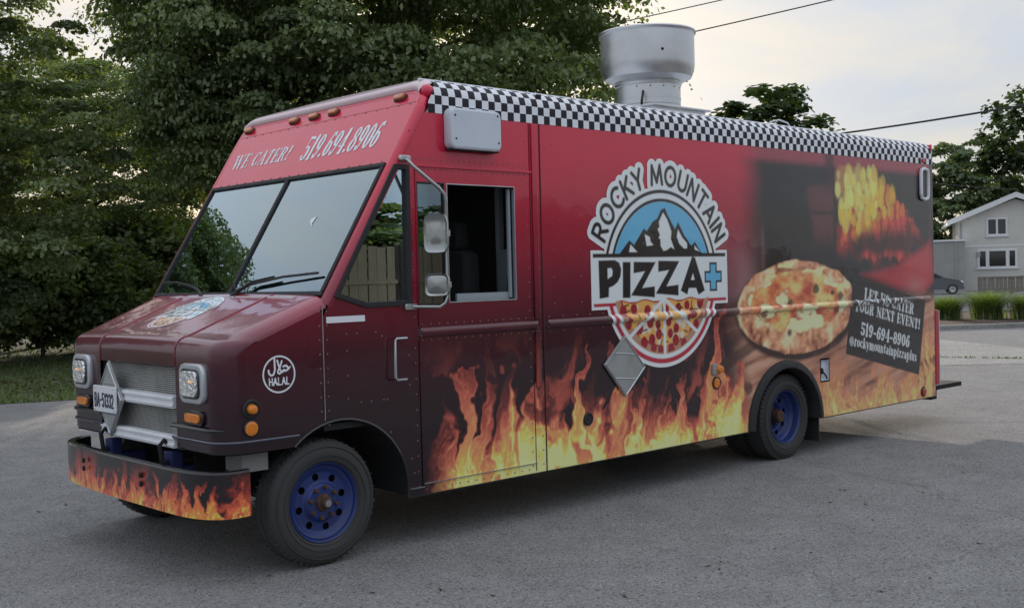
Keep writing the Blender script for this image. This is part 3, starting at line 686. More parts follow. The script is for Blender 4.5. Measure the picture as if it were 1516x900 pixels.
# ================================================================ the place
def ground_mat(name, c0, c1, speck, sc=90, cracks=True, big=.25):
    m = bpy.data.materials.new(name); m.use_nodes = True; t = m.node_tree; b = t.nodes['Principled BSDF']; b.inputs['Roughness'].default_value = .88; b.inputs['Specular IOR Level'].default_value = .3
    tcn = t.nodes.new('ShaderNodeTexCoord'); P = tcn.outputs['Object']
    def noise(scale, det=4, rough=.6):
        n = t.nodes.new('ShaderNodeTexNoise'); n.inputs['Scale'].default_value = scale; n.inputs['Detail'].default_value = det; n.inputs['Roughness'].default_value = rough; t.links.new(P, n.inputs['Vector']); return n
    def mr(src, a, b_, c, d):
        n = t.nodes.new('ShaderNodeMapRange'); t.links.new(src, n.inputs['Value'])
        for k, v in zip(('From Min', 'From Max', 'To Min', 'To Max'), (a, b_, c, d)): n.inputs[k].default_value = v
        return n.outputs[0]
    def mix(f, a, b_, mode='MIX'):
        n = t.nodes.new('ShaderNodeMix'); n.data_type = 'RGBA'; n.blend_type = mode
        if isinstance(f, float): n.inputs['Factor'].default_value = f
        else: t.links.new(f, n.inputs['Factor'])
        for k, v in (('A', a), ('B', b_)):
            if isinstance(v, tuple): n.inputs[k].default_value = (*v, 1)
            else: t.links.new(v, n.inputs[k])
        return n.outputs['Result']
    g = noise(.35, 6); f = noise(sc, 3, .7)
    v = t.nodes.new('ShaderNodeTexVoronoi'); v.inputs['Scale'].default_value = sc * 1.1; t.links.new(P, v.inputs['Vector'])
    base = mix(mr(g.outputs['Fac'], .35, .68, 0, 1), c0, c1)
    base = mix(1.0, base, mr(f.outputs['Fac'], .3, .7, 1 - speck, 1 + speck), 'MULTIPLY')
    sepv = t.nodes.new('ShaderNodeSeparateColor'); t.links.new(v.outputs['Color'], sepv.inputs[0])
    base = mix(1.0, base, mr(sepv.outputs[0], 0, 1, .78, 1.24), 'MULTIPLY')
    st = noise(.9, 3, .5); base = mix(mr(st.outputs['Fac'], .66, .74, 0, .12), base, (.075, .074, .075))
    base = mix(mr(sepv.outputs[1], .935, .94, 0, .72), base, (.035, .035, .038)); base = mix(mr(sepv.outputs[2], .955, .96, 0, .5), base, (.42, .42, .42))
    md = noise(2.2, 5, .65); base = mix(1.0, base, mr(md.outputs['Fac'], .3, .72, 1 - big, 1 + big * .7), 'MULTIPLY')
    if cracks:
        vc = t.nodes.new('ShaderNodeTexVoronoi'); vc.feature = 'DISTANCE_TO_EDGE'; vc.inputs['Scale'].default_value = .16
        wn = noise(1.6, 5); ad = t.nodes.new('ShaderNodeVectorMath'); ad.operation = 'MULTIPLY_ADD'; t.links.new(wn.outputs['Color'], ad.inputs[0]); ad.inputs[1].default_value = (.9, .9, 0); t.links.new(P, ad.inputs[2]); t.links.new(ad.outputs[0], vc.inputs['Vector'])
        base = mix(mr(vc.outputs['Distance'], 0, .0030, .28, 0), base, (.03, .03, .03))
    t.links.new(base, b.inputs['Base Color'])
    bp = t.nodes.new('ShaderNodeBump'); bp.inputs['Distance'].default_value = .008; bp.inputs['Strength'].default_value = .8; t.links.new(v.outputs['Distance'], bp.inputs['Height'])
    b2 = t.nodes.new('ShaderNodeBump'); b2.inputs['Distance'].default_value = .02; b2.inputs['Strength'].default_value = .6; t.links.new(md.outputs['Fac'], b2.inputs['Height']); t.links.new(bp.outputs[0], b2.inputs['Normal']); t.links.new(b2.outputs[0], b.inputs['Normal'])
    return m
ASPHALT = ground_mat('worn_asphalt', (.208, .205, .203), (.236, .232, .228), .28, 75, True, .16)
CONCRETE = ground_mat('pale_concrete', (.27, .265, .25), (.33, .32, .30), .15, 40, True, .15)
GRASSG = ground_mat('lawn_soil', (.06, .085, .028), (.085, .11, .036), .4, 14, False, .5)
MULCH = ground_mat('bark_mulch', (.050, .030, .020), (.085, .05, .034), .6, 22, False, .4)
def poly(name, P, z, material, kind='structure'):
    o = MB().add([(p[0], p[1], z) for p in P], [tuple(range(len(P)))]).build(name, material); return tag(o, kind=kind)
S_ = 900
poly('asphalt_lot', [(-S_, -S_), (S_, -S_), (S_, S_), (-S_, S_)], 0.0, ASPHALT)
# grass verge on the far side of the lot, left of and behind the truck
gA, gB = on_ground(-700, 640), on_ground(110, 592); gd = (gB - gA) / np.linalg.norm(gB - gA)
far = np.array([-gd[1], gd[0], 0])
gC = gB + gd * 17
poly('grass_verge', [(gA - gd * 40)[:2], gA[:2], gB[:2], gC[:2], (gC + far * 22)[:2], (gA - gd * 40 + far * 22)[:2]], .006, GRASSG)
poly('side_road', [(gA - gd * 60 + far * 22)[:2], (gC + gd * 10 + far * 22)[:2], (gC + gd * 10 + far * 31)[:2], (gA - gd * 60 + far * 31)[:2]], .008, CONCRETE)
poly('distant_lawn', [(gA - gd * 60 + far * 31)[:2], (gC + gd * 10 + far * 31)[:2], (gC + gd * 10 + far * 130)[:2], (gA - gd * 60 + far * 130)[:2]], .010, GRASSG)
GREEN = leaf_mat('grass_blades', (.05, .08, .02), (.05, .08, .02))
def blades(name, P, h, w, lean, c0, c1, rng, material, seg=2, parent=None, kind=None):
    n = len(P); az = rng.rand(n) * 6.283; hh = h * (.55 + .7 * rng.rand(n)); ln = lean * (rng.rand(n) ** .7) * hh
    dx, dy = np.cos(az), np.sin(az); ww = w * (.7 + .6 * rng.rand(n))
    V = np.zeros((n, 2 * seg + 2, 3))
    for k in range(seg + 1):
        t = k / seg; ox = dx * ln * t * t; oy = dy * ln * t * t; wz = ww * (1 - .85 * t); zz_ = hh * (t - .25 * lean * t * t)
        V[:, 2 * k] = P + np.stack([ox - dy * wz, oy + dx * wz, zz_], -1); V[:, 2 * k + 1] = P + np.stack([ox + dy * wz, oy - dx * wz, zz_], -1)
    b = (np.arange(n) * (2 * seg + 2))[:, None]; F = np.concatenate([b + np.array([[2 * k, 2 * k + 1, 2 * k + 3, 2 * k + 2]]) for k in range(seg)], 0)
    c = np.array(c0) + (np.array(c1) - np.array(c0)) * rng.rand(n, 1); C = np.repeat(c, 2 * seg + 2, 0)
    me = np_mesh(name, V.reshape(-1, 3), F, C); me.materials.append(material); o = link(bpy.data.objects.new(name, me), parent)
    return tag(o, kind=kind) if kind else o
rng = np.random.RandomState(8)
n = 26000; a = rng.rand(n) ; q = rng.rand(n) ** 1.6
base = gA[None] + (gC - gA)[None] * (a[:, None] * 1.0) + far[None] * (q[:, None] * 17); base[:, 2] = .006
keep = (NZ.fbm(base[:, 0] * .9, base[:, 1] * .9, 3) > .40) | (rng.rand(n) < .35)
g = blades('grass', base[keep], .09, .012, .8, (.060, .10, .024), (.15, .19, .06), rng, GREEN, 1, None, 'stuff'); tag(g, 'short patchy grass on the verge under the trees', 'grass')
lt = rng.rand(2600); lp = gA[None] + (gC - gA)[None] * lt[:, None] + far[None] * (1.2 + rng.rand(2600)[:, None] * 3.2 + .8 * NZ.fbm(lt * 30, lt * 0, 2)[:, None]); lp[:, 2] = .02
g = blades('leaf_litter', lp, .05, .035, 1.6, (.05, .035, .02), (.10, .075, .05), rng, GREEN, 1, None, 'stuff'); tag(g, 'brown leaf litter strip across the grass verge', 'leaf litter')
tw = np.stack([rng.uniform(-6, 12, 420), rng.uniform(-5, 13, 420), np.full(420, .003)], -1)
g = blades('lot_debris', tw, .02, .012, 3.0, (.03, .025, .018), (.09, .075, .045), rng, GREEN, 1, None, 'stuff'); tag(g, 'scattered dry leaf bits and grit on the asphalt', 'debris')
# ---- trees
BARK = mat('bark', (.055, .045, .036), .95, noise=(9, .5, 6), bump=[(14, .03)])
LEAFM = leaf_mat('maple_leaves', (0, 0, 0), (0, 0, 0))
def crown_mesh(name, rng, clumps, per, leaf, c0, c1, flat=.5, csize=.9):
    """clumps: (m,4) centre and radius; leaves lie on drooping domes around each centre"""
    m = len(clumps); n = m * per
    cc = np.repeat(clumps[:, :3], per, 0); cr = np.repeat(clumps[:, 3], per)
    d = rng.randn(n, 3); d /= np.linalg.norm(d, axis=1)[:, None]; d[:, 2] = np.abs(d[:, 2]) * (rng.rand(n) > .22) - .25 * (rng.rand(n))
    rr = cr * (.55 + .5 * rng.rand(n)) * (1 + .25 * rng.randn(n))
    p = cc + d * rr[:, None] * np.array([1, 1, flat]); p[:, 2] -= .25 * (rr / cr) ** 2 * cr
    nrm = d * .7 + np.array([0, 0, .75]) + rng.randn(n, 3) * .55; nrm /= np.linalg.norm(nrm, axis=1)[:, None]
    t = np.cross(nrm, rng.randn(n, 3)); t /= np.linalg.norm(t, axis=1)[:, None] + 1e-9; b = np.cross(nrm, t)
    s = leaf * (.6 + .7 * rng.rand(n))[:, None]
    V = np.zeros((n, 4, 3)); V[:, 0] = p - b * s * .55; V[:, 1] = p + t * s * (.34 + .14 * rng.rand(n, 1)) - nrm * s * .10; V[:, 2] = p + b * s * .60 - nrm * s * .12; V[:, 3] = p - t * s * (.34 + .14 * rng.rand(n, 1)) - nrm * s * .10
    F = np.arange(n * 4).reshape(n, 4)
    k = np.repeat(rng.rand(m), per) * .7 + rng.rand(n) * .3
    c = np.array(c0) + (np.array(c1) - np.array(c0)) * k[:, None]
    me = np_mesh(name, V.reshape(-1, 3), F, np.repeat(c, 4, 0)); me.materials.append(LEAFM); return me
def crown_points(rng, rx, rz, zc, m, bottom=-.75, hollow=.35, rad=(.7, 1.25)):
    out = []
    lob = [(rng.uniform(0, 6.28), rng.uniform(-.5, .8), rng.uniform(.08, .2)) for _ in range(9)]
    while len(out) < m:
        d = rng.randn(3); d /= np.linalg.norm(d)
        if d[2] < bottom: continue
        f = 1.0 + sum(a_ * math.exp(-3.2 * (1 - (d[0] * math.cos(t_) + d[1] * math.sin(t_)) * math.sqrt(max(0, 1 - e_ * e_)) - d[2] * e_)) for t_, e_, a_ in lob) - .10
        q = hollow + (1 - hollow) * rng.rand() ** .42
        out.append((d[0] * rx * f * q, d[1] * rx * f * q, zc + d[2] * rz * f * q, rng.uniform(*rad)))
    return np.array(out)
def trunk_mesh(h, r, rng, limbs=9, spread=3.0, top=None):
    mb = MB(); P = [(.06 * math.sin(k * 1.7) * k / 4, .06 * math.cos(k * 2.1) * k / 4, h * k / 8) for k in range(9)]
    mb.tube([(0, 0, -.15)] + P[1:], r, 10, True, [r * 1.35] + [r * (1 - .085 * k) for k in range(1, 9)])
    for i in range(limbs):
        a = i * 2.4 + rng.rand(); z0 = h * (.28 + .6 * rng.rand()); L = spread * (.6 + .5 * rng.rand())
        Q = [(0.0, 0.0, z0)] + [(math.cos(a + .15 * k) * L * k / 4, math.sin(a + .15 * k) * L * k / 4, z0 + L * .75 * (k / 4) ** .85) for k in range(1, 5)]
        mb.tube(Q, .1, 7, True, [r * .45, r * .36, r * .26, r * .16, r * .06])
    return mb
CROWNS = {}
def tree(label, loc, kind, rot=0.0, s=(1, 1, 1), group=None, name='maple_tree', cat='tree'):
    if kind not in CROWNS:
        rg = np.random.RandomState(50 + len(CROWNS))
        if kind == 'big': cp = crown_points(rg, 5.6, 6.4, 8.0, 600, -.80, .40, (.6, 1.6)); me = crown_mesh('crown', rg, cp, 400, .128, (.080, .110, .052), (.25, .315, .15), .36); tm = trunk_mesh(9.0, .36, rg, 12, 4.0)
        elif kind == 'airy': cp = crown_points(rg, 4.2, 5.2, 6.0, 300, -.85, .30, (.55, 1.0)); me = crown_mesh('crown', rg, cp, 300, .125, (.075, .10, .048), (.22, .27, .125), .42); tm = trunk_mesh(7.5, .24, rg, 12, 3.2)
        elif kind == 'round': cp = crown_points(rg, 4.6, 4.8, 6.2, 190, -.7, .3, (.6, 1.1)); me = crown_mesh('crown', rg, cp, 95, .36, (.070, .10, .050), (.18, .235, .11)); tm = trunk_mesh(7, .28, rg, 8, 3.2)
        elif kind == 'poplar': cp = crown_points(rg, 2.7, 6.5, 8.6, 140, -.9, .2, (.5, .95)); me = crown_mesh('crown', rg, cp, 75, .34, (.030, .052, .018), (.075, .11, .045), 1.1); tm = trunk_mesh(11, .25, rg, 14, 2.2)
        elif kind == 'shrub': cp = crown_points(rg, 1.25, 1.15, 1.15, 90, -.8, .3, (.28, .5)); me = crown_mesh('crown', rg, cp, 120, .115, (.060, .090, .032), (.17, .23, .075), .8); tm = trunk_mesh(1.5, .05, rg, 6, .8)
        to = tm.build('trunk', BARK); col.objects.unlink(to); tmesh = to.data; bpy.data.objects.remove(to)
        CROWNS[kind] = (me, tmesh)
    me, tmesh = CROWNS[kind]
    e = bpy.data.objects.new(name, None); e.location = loc; e.rotation_euler = (0, 0, rot); e.scale = s; col.objects.link(e)
    for nm, d in (('trunk', tmesh), ('crown', me)):
        o = bpy.data.objects.new(nm, d); col.objects.link(o); o.parent = e
    return tag(e, label, cat, group)
G1 = 'trees along the verge behind the truck'
tree('huge dense maple towering behind the truck roof and exhaust fan', bearing(640, 30.5), 'big', .4, (.95, .95, 1.12), G1)
tree('big leafy maple rising behind the truck windscreen', bearing(405, 27.5), 'big', 2.9, (.72, .72, 1.05), G1)
tree('thinner maple with bright sky gaps beside the big maple', bearing(-135, 25.5), 'airy', 1.1, (.74, .82, .90), G1)
tree('maple standing past the grass verge, out beyond the thinner maple', bearing(-480, 30), 'airy', 3.9, (1.1, 1.1, .9), G1)
tree('maple at the open end of the grass verge, last of its row', (-5.2, 22.0, 0), 'big', 5.0, (.66, .66, .83), G1)
tree('maple closing the gap between the thinner and the big maple', bearing(105, 37), 'big', 1.9, (.74, .74, .61), G1)
SG = 'shrubs under the maples'
for (u, d, s, r_, lb) in ((60, 28.5, 1.15, .3, 'dark leafy shrub on the verge under the thinner maple'), (128, 29.5, 1.25, 1.7, 'glossy broad shrub beside the truck nose under the big maple'), (188, 31, 1.05, 3.0, 'shrub half hidden behind the truck bonnet'),
                          (-40, 27.5, 1.0, 4.1, 'low shrub next to the bare concrete road'), (215, 33, 1.5, 5.2, 'pale green bush behind the windscreen pillar'), (300, 33, 1.3, .9, 'bush hidden behind the truck cab on the verge')):
    tree(lb, bearing(u, d), 'shrub', r_, (s, s, s * 1.05), SG, 'shrub', 'shrub')
tree('rounded tree top showing above the chequered truck roof', bearing(1140, 82), 'poplar', .8, (1.75, 1.75, 1.02), None, 'poplar_tree')
tree('dark broad tree filling the gap between truck tail and house', bearing(1412, 92), 'round', .2, (.92, .92, 1.05), None, 'broad_tree')
tree('dark tree right behind the house ridge', bearing(1500, 101), 'round', 2.2, (.8, .8, .86), None, 'broad_tree')
tree('tall loose tree rising over the house roof', bearing(1522, 90), 'poplar', 2.0, (1.25, 1.25, 1.10), None, 'poplar_tree')
tree('tree behind the flat grey annex, hidden by the truck tail', bearing(1330, 96), 'round', 3.2, (.85, .85, .95), None, 'broad_tree')
# ---- pale building glimpsed between the trunks
def siding(name, c, pitch=.12):
    m = mat(name, c, .6, noise=(1.2, .07, 4)); t = m.node_tree; b = t.nodes['Principled BSDF']
    tcn = t.nodes.new('ShaderNodeTexCoord'); w = t.nodes.new('ShaderNodeTexWave'); w.wave_type = 'BANDS'; w.bands_direction = 'Z'; w.wave_profile = 'SAW'; w.inputs['Scale'].default_value = 1 / pitch / 3.183; t.links.new(tcn.outputs['Object'], w.inputs['Vector'])
    bp = t.nodes.new('ShaderNodeBump'); bp.inputs['Distance'].default_value = .02; t.links.new(w.outputs['Fac'], bp.inputs['Height']); t.links.new(bp.outputs[0], b.inputs['Normal']); return m
TRIM = mat('white_trim', (.70, .71, .72), .5); PANE = mat('dark_window_glass', (.02, .024, .03), .05, spec=.8); SHING = mat('grey_shingles', (.12, .115, .11), .9, noise=(14, .3, 4))
STUCCO = mat('grey_stucco', (.32, .315, .30), .85, noise=(1.5, .12, 5), bump=[(40, .006)])
def face_frame(p, back=0.0):
    """frame whose local x runs right and y runs away for a viewer at the lot"""
    d = Vector((p[0] - CAM[0], p[1] - CAM[1], 0)).normalized(); return math.atan2(d.y, d.x) - math.pi / 2 + back
pb = bearing(150, 62); bl = empty('roadside_house', pb, face_frame(pb, .25)); tag(bl, 'low pale house with a grey roof glimpsed between shrubs and maples', 'house')
def local(o, e): o.parent = e; return o
def part(mb, name, m_, e, bevel=0): o = mb.build(name, m_, None, bevel); o.parent = e; return o
part(MB().box(-6, 6, 0, 7, 0, 3.0), 'wall', siding('pale_siding', (.42, .42, .40)), bl)
part(MB().prism([(-.5, 2.9), (3.5, 4.6), (7.5, 2.9)], (-6.4, 6.4), lambda a, b, c: (c, a, b)), 'roof', SHING, bl)
for x in (-3.5, 1.0, 3.6): w = part(MB().box(x - .6, x + .6, -.05, 0.02, 1.1, 2.2), 'window', TRIM, bl); part(MB().box(x - .5, x + .5, -.06, -.045, 1.2, 2.1), 'pane', PANE, w)
pg_ = bearing(-60, 50); gb = empty('garage', pg_, face_frame(pg_, -.2)); tag(gb, 'grey block garage wall at the end of the side road', 'garage')
part(MB().box(-3, 2.2, 0, 6, 0, 2.6), 'wall', STUCCO, gb); part(MB().box(-3.2, 2.4, -.2, 6.2, 2.6, 2.75), 'roof', SHING, gb)
# ---- house on the right
HD = 76.0; hp = bearing(1516, HD); hz = face_frame(hp, .10); house = empty('siding_house', hp, hz); tag(house, 'two storey beige house with white gable trim beside the grey annex', 'house')
PXM = HD / FPX
def hx(u): return (u - 1516) * PXM
def hzv(v): return height_at(v, 1470, HD)
x0, x1 = hx(1428), hx(1428) + 2 * (hx(1506) - hx(1428)); xa = (x0 + x1) / 2; ze = hzv(322); za = hzv(290)
SID = siding('beige_siding', (.64, .62, .57), .16)
part(MB().prism([(x0, 0), (x1, 0), (x1, ze), (xa, za - .25), (x0, ze)], (0, 9), lambda a, b, c: (a, c, b)), 'wall', SID, house)
sl = (za - ze) / (xa - x0)
for sg in (1, -1):
    ex = x0 - .75 if sg > 0 else x1 + .75; ez = ze - sl * .75
    part(MB().prism([(ex, ez), (xa, za), (xa, za + .18), (ex, ez + .18)], (-.5, 9.4), lambda a, b, c: (a, c, b)), 'roof_slope', SHING, house)
    part(MB().prism([(ex, ez - .16), (xa, za - .16), (xa, za + .20), (ex, ez + .20)], (-.56, -.50), lambda a, b, c: (a, c, b)), 'barge_board', TRIM, house)
part(MB().box(x0 - .78, x0 - .62, -.5, 9.4, ze - sl * .75 - .12, ze - sl * .75 + .06), 'gutter', TRIM, house)
part(MB().box(x0, x1, -.03, .0, hzv(365), hzv(363)), 'belt_course', TRIM, house)
def window(u0, u1, v0, v1, cuts):
    a, b, c, d = hx(u0), hx(u1), hzv(v1), hzv(v0)
    w = part(MB().box(a, b, -.07, .01, c, d), 'window', TRIM, house, .01)
    for k0, k1 in cuts: part(MB().box(a + (b - a) * k0, a + (b - a) * k1, -.078, -.066, c + .13, d - .12), 'pane', PANE, w)
    part(MB().box(a - .08, b + .08, -.12, .0, c - .07, c - .001), 'sill', TRIM, w)
window(1466, 1495, 322, 349, ((.09, .45), (.55, .91))); window(1453, 1508, 369, 397, ((.06, .21), (.30, .71), (.80, .94)))
part(MB().tube([(x0 + .12, -.06, ze - .3), (x0 + .12, -.06, .3), (x0 + .3, -.25, .15)], .055, 6), 'downspout', mat('downspout_grey', (.30, .33, .34), .5, .4), house)
part(MB().rbox(x0 + 1.1, x0 + 1.35, -.1, 0, 2.3, 2.65, .03), 'meter_box', GREYP, house)
ap = bearing(1392, HD - 1.0); annex = empty('flat_roof_annex', ap, hz); tag(annex, 'plain grey stucco annex with a flat roof joined to the house', 'annex')
ah = hzv(354); aw = hx(1428) - hx(1392)
part(MB().box(-9, aw - .05, 0, 8, 0, ah - .12), 'wall', STUCCO, annex); part(MB().box(-9.1, aw + .03, -.08, 8.1, ah - .12, ah), 'parapet_cap', TRIM, annex)
part(MB().box(aw - .7, aw - .55, -.05, 0, .1, ah - .13), 'pilaster', STUCCO, annex)
# board fence before the house
WOODG = mat('weathered_boards', (.20, .18, .155), .9, noise=(5, .3, 5), bump=[(18, .008)])
fp = bearing(1450, 66); fe = empty('board_fence', fp, face_frame(fp, .12)); tag(fe, 'low weathered board fence before the beige house', 'fence')
bme = None
for k in range(24):
    if bme is None: bo = MB().box(-.10, .10, -.012, .012, .03, .98).build('board', WOODG); bme = bo.data
    else: bo = bpy.data.objects.new('board', bme); col.objects.link(bo)
    bo.parent = fe; bo.location = (.1 + k * .222, (k % 3) * .004, .015 * math.sin(k * 2.1) + k * .010); bo.rotation_euler = (0, .012 * math.sin(k * 3.7), 0)
part(MB().box(0, 5.4, -.05, -.014, 1.0, 1.07), 'rail', WOODG, fe); part(MB().box(0, 5.4, .014, .05, .25, .34), 'rail', WOODG, fe)
for k in range(4): part(MB().box(k * 1.75 - .06, k * 1.75 + .06, .02, .14, 0, 1.08), 'post', WOODG, fe)
# car by the annex
cp_ = bearing(1385, 69); car = empty('parked_car', cp_, face_frame(cp_, .05)); tag(car, 'dark grey saloon car parked by the annex behind the ornamental grass', 'car')
CARP = mat('dark_grey_car_paint', (.05, .055, .065), .25, .4, coat=.7)
PR = [(-2.9, .32), (-2.95, .70), (-2.75, .98), (-1.9, 1.02), (-1.2, 1.42), (-.2, 1.46), (.55, 1.05), (1.35, .90), (1.62, .72), (1.66, .40), (1.55, .30)]
mb = MB(); V = []
for (yy, k) in ((0, .90), (.12, 1.0), (1.68, 1.0), (1.80, .90)):
    V += [(a * (1 if 0 else 1), yy + (.16 if yy < .5 and b > 1.0 else -.16 if yy > 1.2 and b > 1.0 else 0), .3 + (b - .3) * (.97 if k < 1 else 1)) for a, b in PR]
n = len(PR); F = [(i * n + j, i * n + (j + 1) % n, (i + 1) * n + (j + 1) % n, (i + 1) * n + j) for i in range(3) for j in range(n)] + [tuple(range(n)), tuple(3 * n + i for i in range(n))]
part(mb.add(V, F, True), 'body', CARP, car)
part(MB().add([(-1.75, .10, 1.06), (.40, .10, 1.06), (-.25, .10, 1.40), (-1.15, .10, 1.38)], [(0, 1, 2, 3)]).box(-.55, -.5, .09, .11, 1.06, 1.4), 'side_glass', PANE, car)
part(MB().add([(.50, .3, 1.08), (.50, 1.5, 1.08), (-.17, 1.45, 1.455), (-.17, .35, 1.455)], [(0, 1, 2, 3)]), 'windscreen', PANE, car)
for x in (-2.0, 1.0):
    for y in (-.015, 1.66):
        w = part(MB().lathe([(.19, 0), (.30, 0), (.325, .03), (.325, .15), (.30, .17), (0, .17)], Matrix.Translation((x, y, .325)) @ Euler((-math.pi / 2, 0, 0)).to_matrix().to_4x4(), 24), 'wheel', TYRE, car)
        part(MB().lathe([(.0, .02), (.19, .01)], Matrix.Translation((x, y, .325)) @ Euler((-math.pi / 2, 0, 0)).to_matrix().to_4x4(), 16), 'rim', STEEL, w)
for y in (.12, 1.40): part(MB().rbox(1.42, 1.62, y, y + .32, .66, .80, .05, axis='x'), 'headlight', LENS, car)
part(MB().box(1.60, 1.67, .5, 1.3, .42, .62), 'front_grille', UNDER, car); part(MB().box(1.64, 1.68, .05, 1.75, .32, .42), 'front_bumper', CARP, car, .01)
# kerbed planting island with ornamental grass
ka, kb = on_ground(1388, 489), on_ground(1448, 487)
kd = kb - ka; kd /= np.linalg.norm(kd); kn = np.array([-kd[1], kd[0], 0]);
if kn @ FWD < 0: kn = -kn
def isl(a, b): return tuple((ka + kd * a + kn * b)[:2])
IP = [isl(-9, 0), isl(2.5, 0), isl(4.2, .4), isl(6.5, 1.6), isl(9.5, 2.2), isl(9.5, 9), isl(-9, 9)]
def inset_poly(P, q):
    c = np.mean(P, axis=0); return [tuple(np.array(p) + (c - np.array(p)) / np.linalg.norm(c - np.array(p)) * q) for p in P]
kerb = MB(); IN = inset_poly(IP, .22); n = len(IP)
for i in range(n):
    j = (i + 1) % n; a, b, c, d = IP[i], IP[j], IN[j], IN[i]
    kerb.add([(*a, 0), (*b, 0), (*b, .13), (*a, .13), (*d, .13), (*c, .13), (*c, .0), (*d, .0)], [(0, 1, 2, 3), (3, 2, 5, 4), (4, 5, 6, 7)])
tag(kerb.build('kerb', CONCRETE, None, .02), kind='structure')
poly('mulch_bed', IN, .09, MULCH)
c1, c2 = on_ground(1380, 529), on_ground(1700, 534)
poly('concrete_apron', [tuple((c1 - kd * 12)[:2]), tuple(c2[:2]), tuple((c2 + kn * 13)[:2]), tuple((c1 - kd * 12 + kn * 13)[:2])], .004, CONCRETE)
gw = []
for k in range(220):
    t = rng.rand(); p = c1 + (c2 - c1) * t; gw.append((p[0] + rng.randn() * .05, p[1] + rng.randn() * .05, .004))
g = blades('joint_weeds', np.array(gw), .05, .012, 1.0, (.05, .08, .02), (.10, .13, .05), rng, GREEN, 1, None, 'stuff'); tag(g, 'thin line of weeds in the joint between asphalt and concrete', 'weeds')
OG = leaf_mat('ornamental_grass_blades', (0, 0, 0), (0, 0, 0))
for (u, d, s, lb) in ((1402, 35.5, .95, 'arching ornamental grass clump next to the truck tail'), (1462, 35.2, 1.12, 'widest ornamental grass clump in the mulch bed'), (1522, 34.6, 1.0, 'ornamental grass clump before the board fence end')):
    p = bearing(u, d); e = empty('ornamental_grass', (p[0], p[1], .09)); tag(e, lb, 'grass clump', 'ornamental grasses in the mulch bed')
    n = 1700; pp = rng.randn(n, 3) * np.array([.15, .15, 0]) * s
    o = blades('blades', pp, .92 * s, .012, 1.15, (.10, .16, .05), (.24, .30, .12), rng, OG, 4, None); o.parent = e
    o = blades('dry_blades', rng.randn(120, 3) * np.array([.2, .2, 0]) * s, .6 * s, .010, 1.1, (.20, .19, .10), (.30, .27, .16), rng, OG, 4, None); o.parent = e
# ---- wires
WIRE = mat('black_cable', (.03, .03, .03), .6)
def wire(label, u0, v0, u1, v1, d0, d1, r, sag=.15):
    def W(u, v, d): return Vector(CAM + (RIGHT * ((u - 758) / FPX) + DOWN * ((v - 450) / FPX) + FWD) * d)
    a, b = W(u0, v0, d0), W(u1, v1, d1); P = [a.lerp(b, t) - Vector((0, 0, sag * 4 * t * (1 - t))) for t in np.linspace(0, 1, 15)]
    o = MB().tube(P, r, 6).build('overhead_wire', WIRE, None, 0, tuple(P[0])); tag(o, label, 'wire')
wire('thin overhead wire ending over the maple left of the exhaust fan', 560, 104, 1250, -42, 48, 44, .022)
wire('overhead wire passing behind the exhaust fan rim', 560, 146, 1400, -40, 52, 46, .028)
wire('thick overhead cable bundle rising over the truck tail', 1000, 224, 1700, 122, 60, 40, .045, .3)
wire('pale service wire running to the house roof', 1250, 257, 1507, 281, 70, 75, .028, .1)
# ---- the lot's other side, mirrored in the cab windows: board fence and trees behind the viewer
FWD2 = Vector((1, 0, 0))
wf = empty('tall_board_fence', (-2.0, -15.5, 0)); tag(wf, 'tall weathered fence reflected in the cab side windows', 'fence')
TF = mat('tall_fence_boards', (.085, .072, .052), .9, noise=(3, .4, 5)); bme = None
for k in range(110):
    if bme is None: bo = MB().box(-.13, .13, -.012, .012, .02, 2.6).build('board', TF); bme = bo.data
    else: bo = bpy.data.objects.new('board', bme); col.objects.link(bo)
    bo.parent = wf; bo.location = (k * .275, .006 * (k % 2), .03 * math.sin(k * 1.3)); bo.rotation_euler = (0, .008 * math.sin(k * 2.9), 0)
for z in (.4, 1.7): part(MB().box(-.1, 30.3, .014, .06, z, z + .1), 'rail', TF, wf)
for k in range(12): part(MB().box(k * 2.7 - .06, k * 2.7 + .06, .06, .18, 0, 2.7), 'post', TF, wf)
for (x, y, k, s, lb) in ((5, -23, 'round', .62, 'leafy tree behind the tall fence, at its open end'), (13.5, -24, 'round', .70, 'bushy tree behind the middle of the tall fence'), (22, -24, 'round', .66, 'tree behind the far end of the tall fence')):
    tree(lb, (x, y, -.7), k, x, (s * 1.5, s * 1.5, s * .72), 'trees behind the tall fence', 'broad_tree')
# ================================================================ the food truck
WD = 2.5                                    # body width, near side at y=0, x runs from nose to tail
truck = empty('food_truck', (3.0, 1.25, 0))
tag(truck, 'red and black pizza food truck wrapped in flames, parked on the asphalt', 'food truck')
def colour(o, fn):
    me = o.data; n = len(me.vertices); co = np.zeros(n * 3, np.float32); me.vertices.foreach_get('co', co); co = co.reshape(-1, 3) + np.array(o.location)
    c4 = np.ones((n, 4), np.float32); c4[:, :3] = fn(co[:, 0].astype(float), co[:, 2].astype(float))
    me.color_attributes.new('wrap', 'FLOAT_COLOR', 'POINT').data.foreach_set('color', c4.ravel())
    return o
def side(y): return lambda x, z: (x, np.full_like(x, y), z)
def pillar_sdf(x, z, off=.045): return (.618 * (z - 1.70) - (x + .93 - off)) / 1.1756
def arch_f(x, z): return np.minimum(np.hypot(x + .84, z - .40) - .525, np.maximum(x + .318, z - .42))
QW = [(-.365, 2.575), (-.246, 2.575), (-.254, 1.640), (-.62, 1.636), (-.868, 1.712)]
FIXW = (-.185, .062, 1.632, 2.468); OPENW = (.084, .728, 1.640, 2.466)
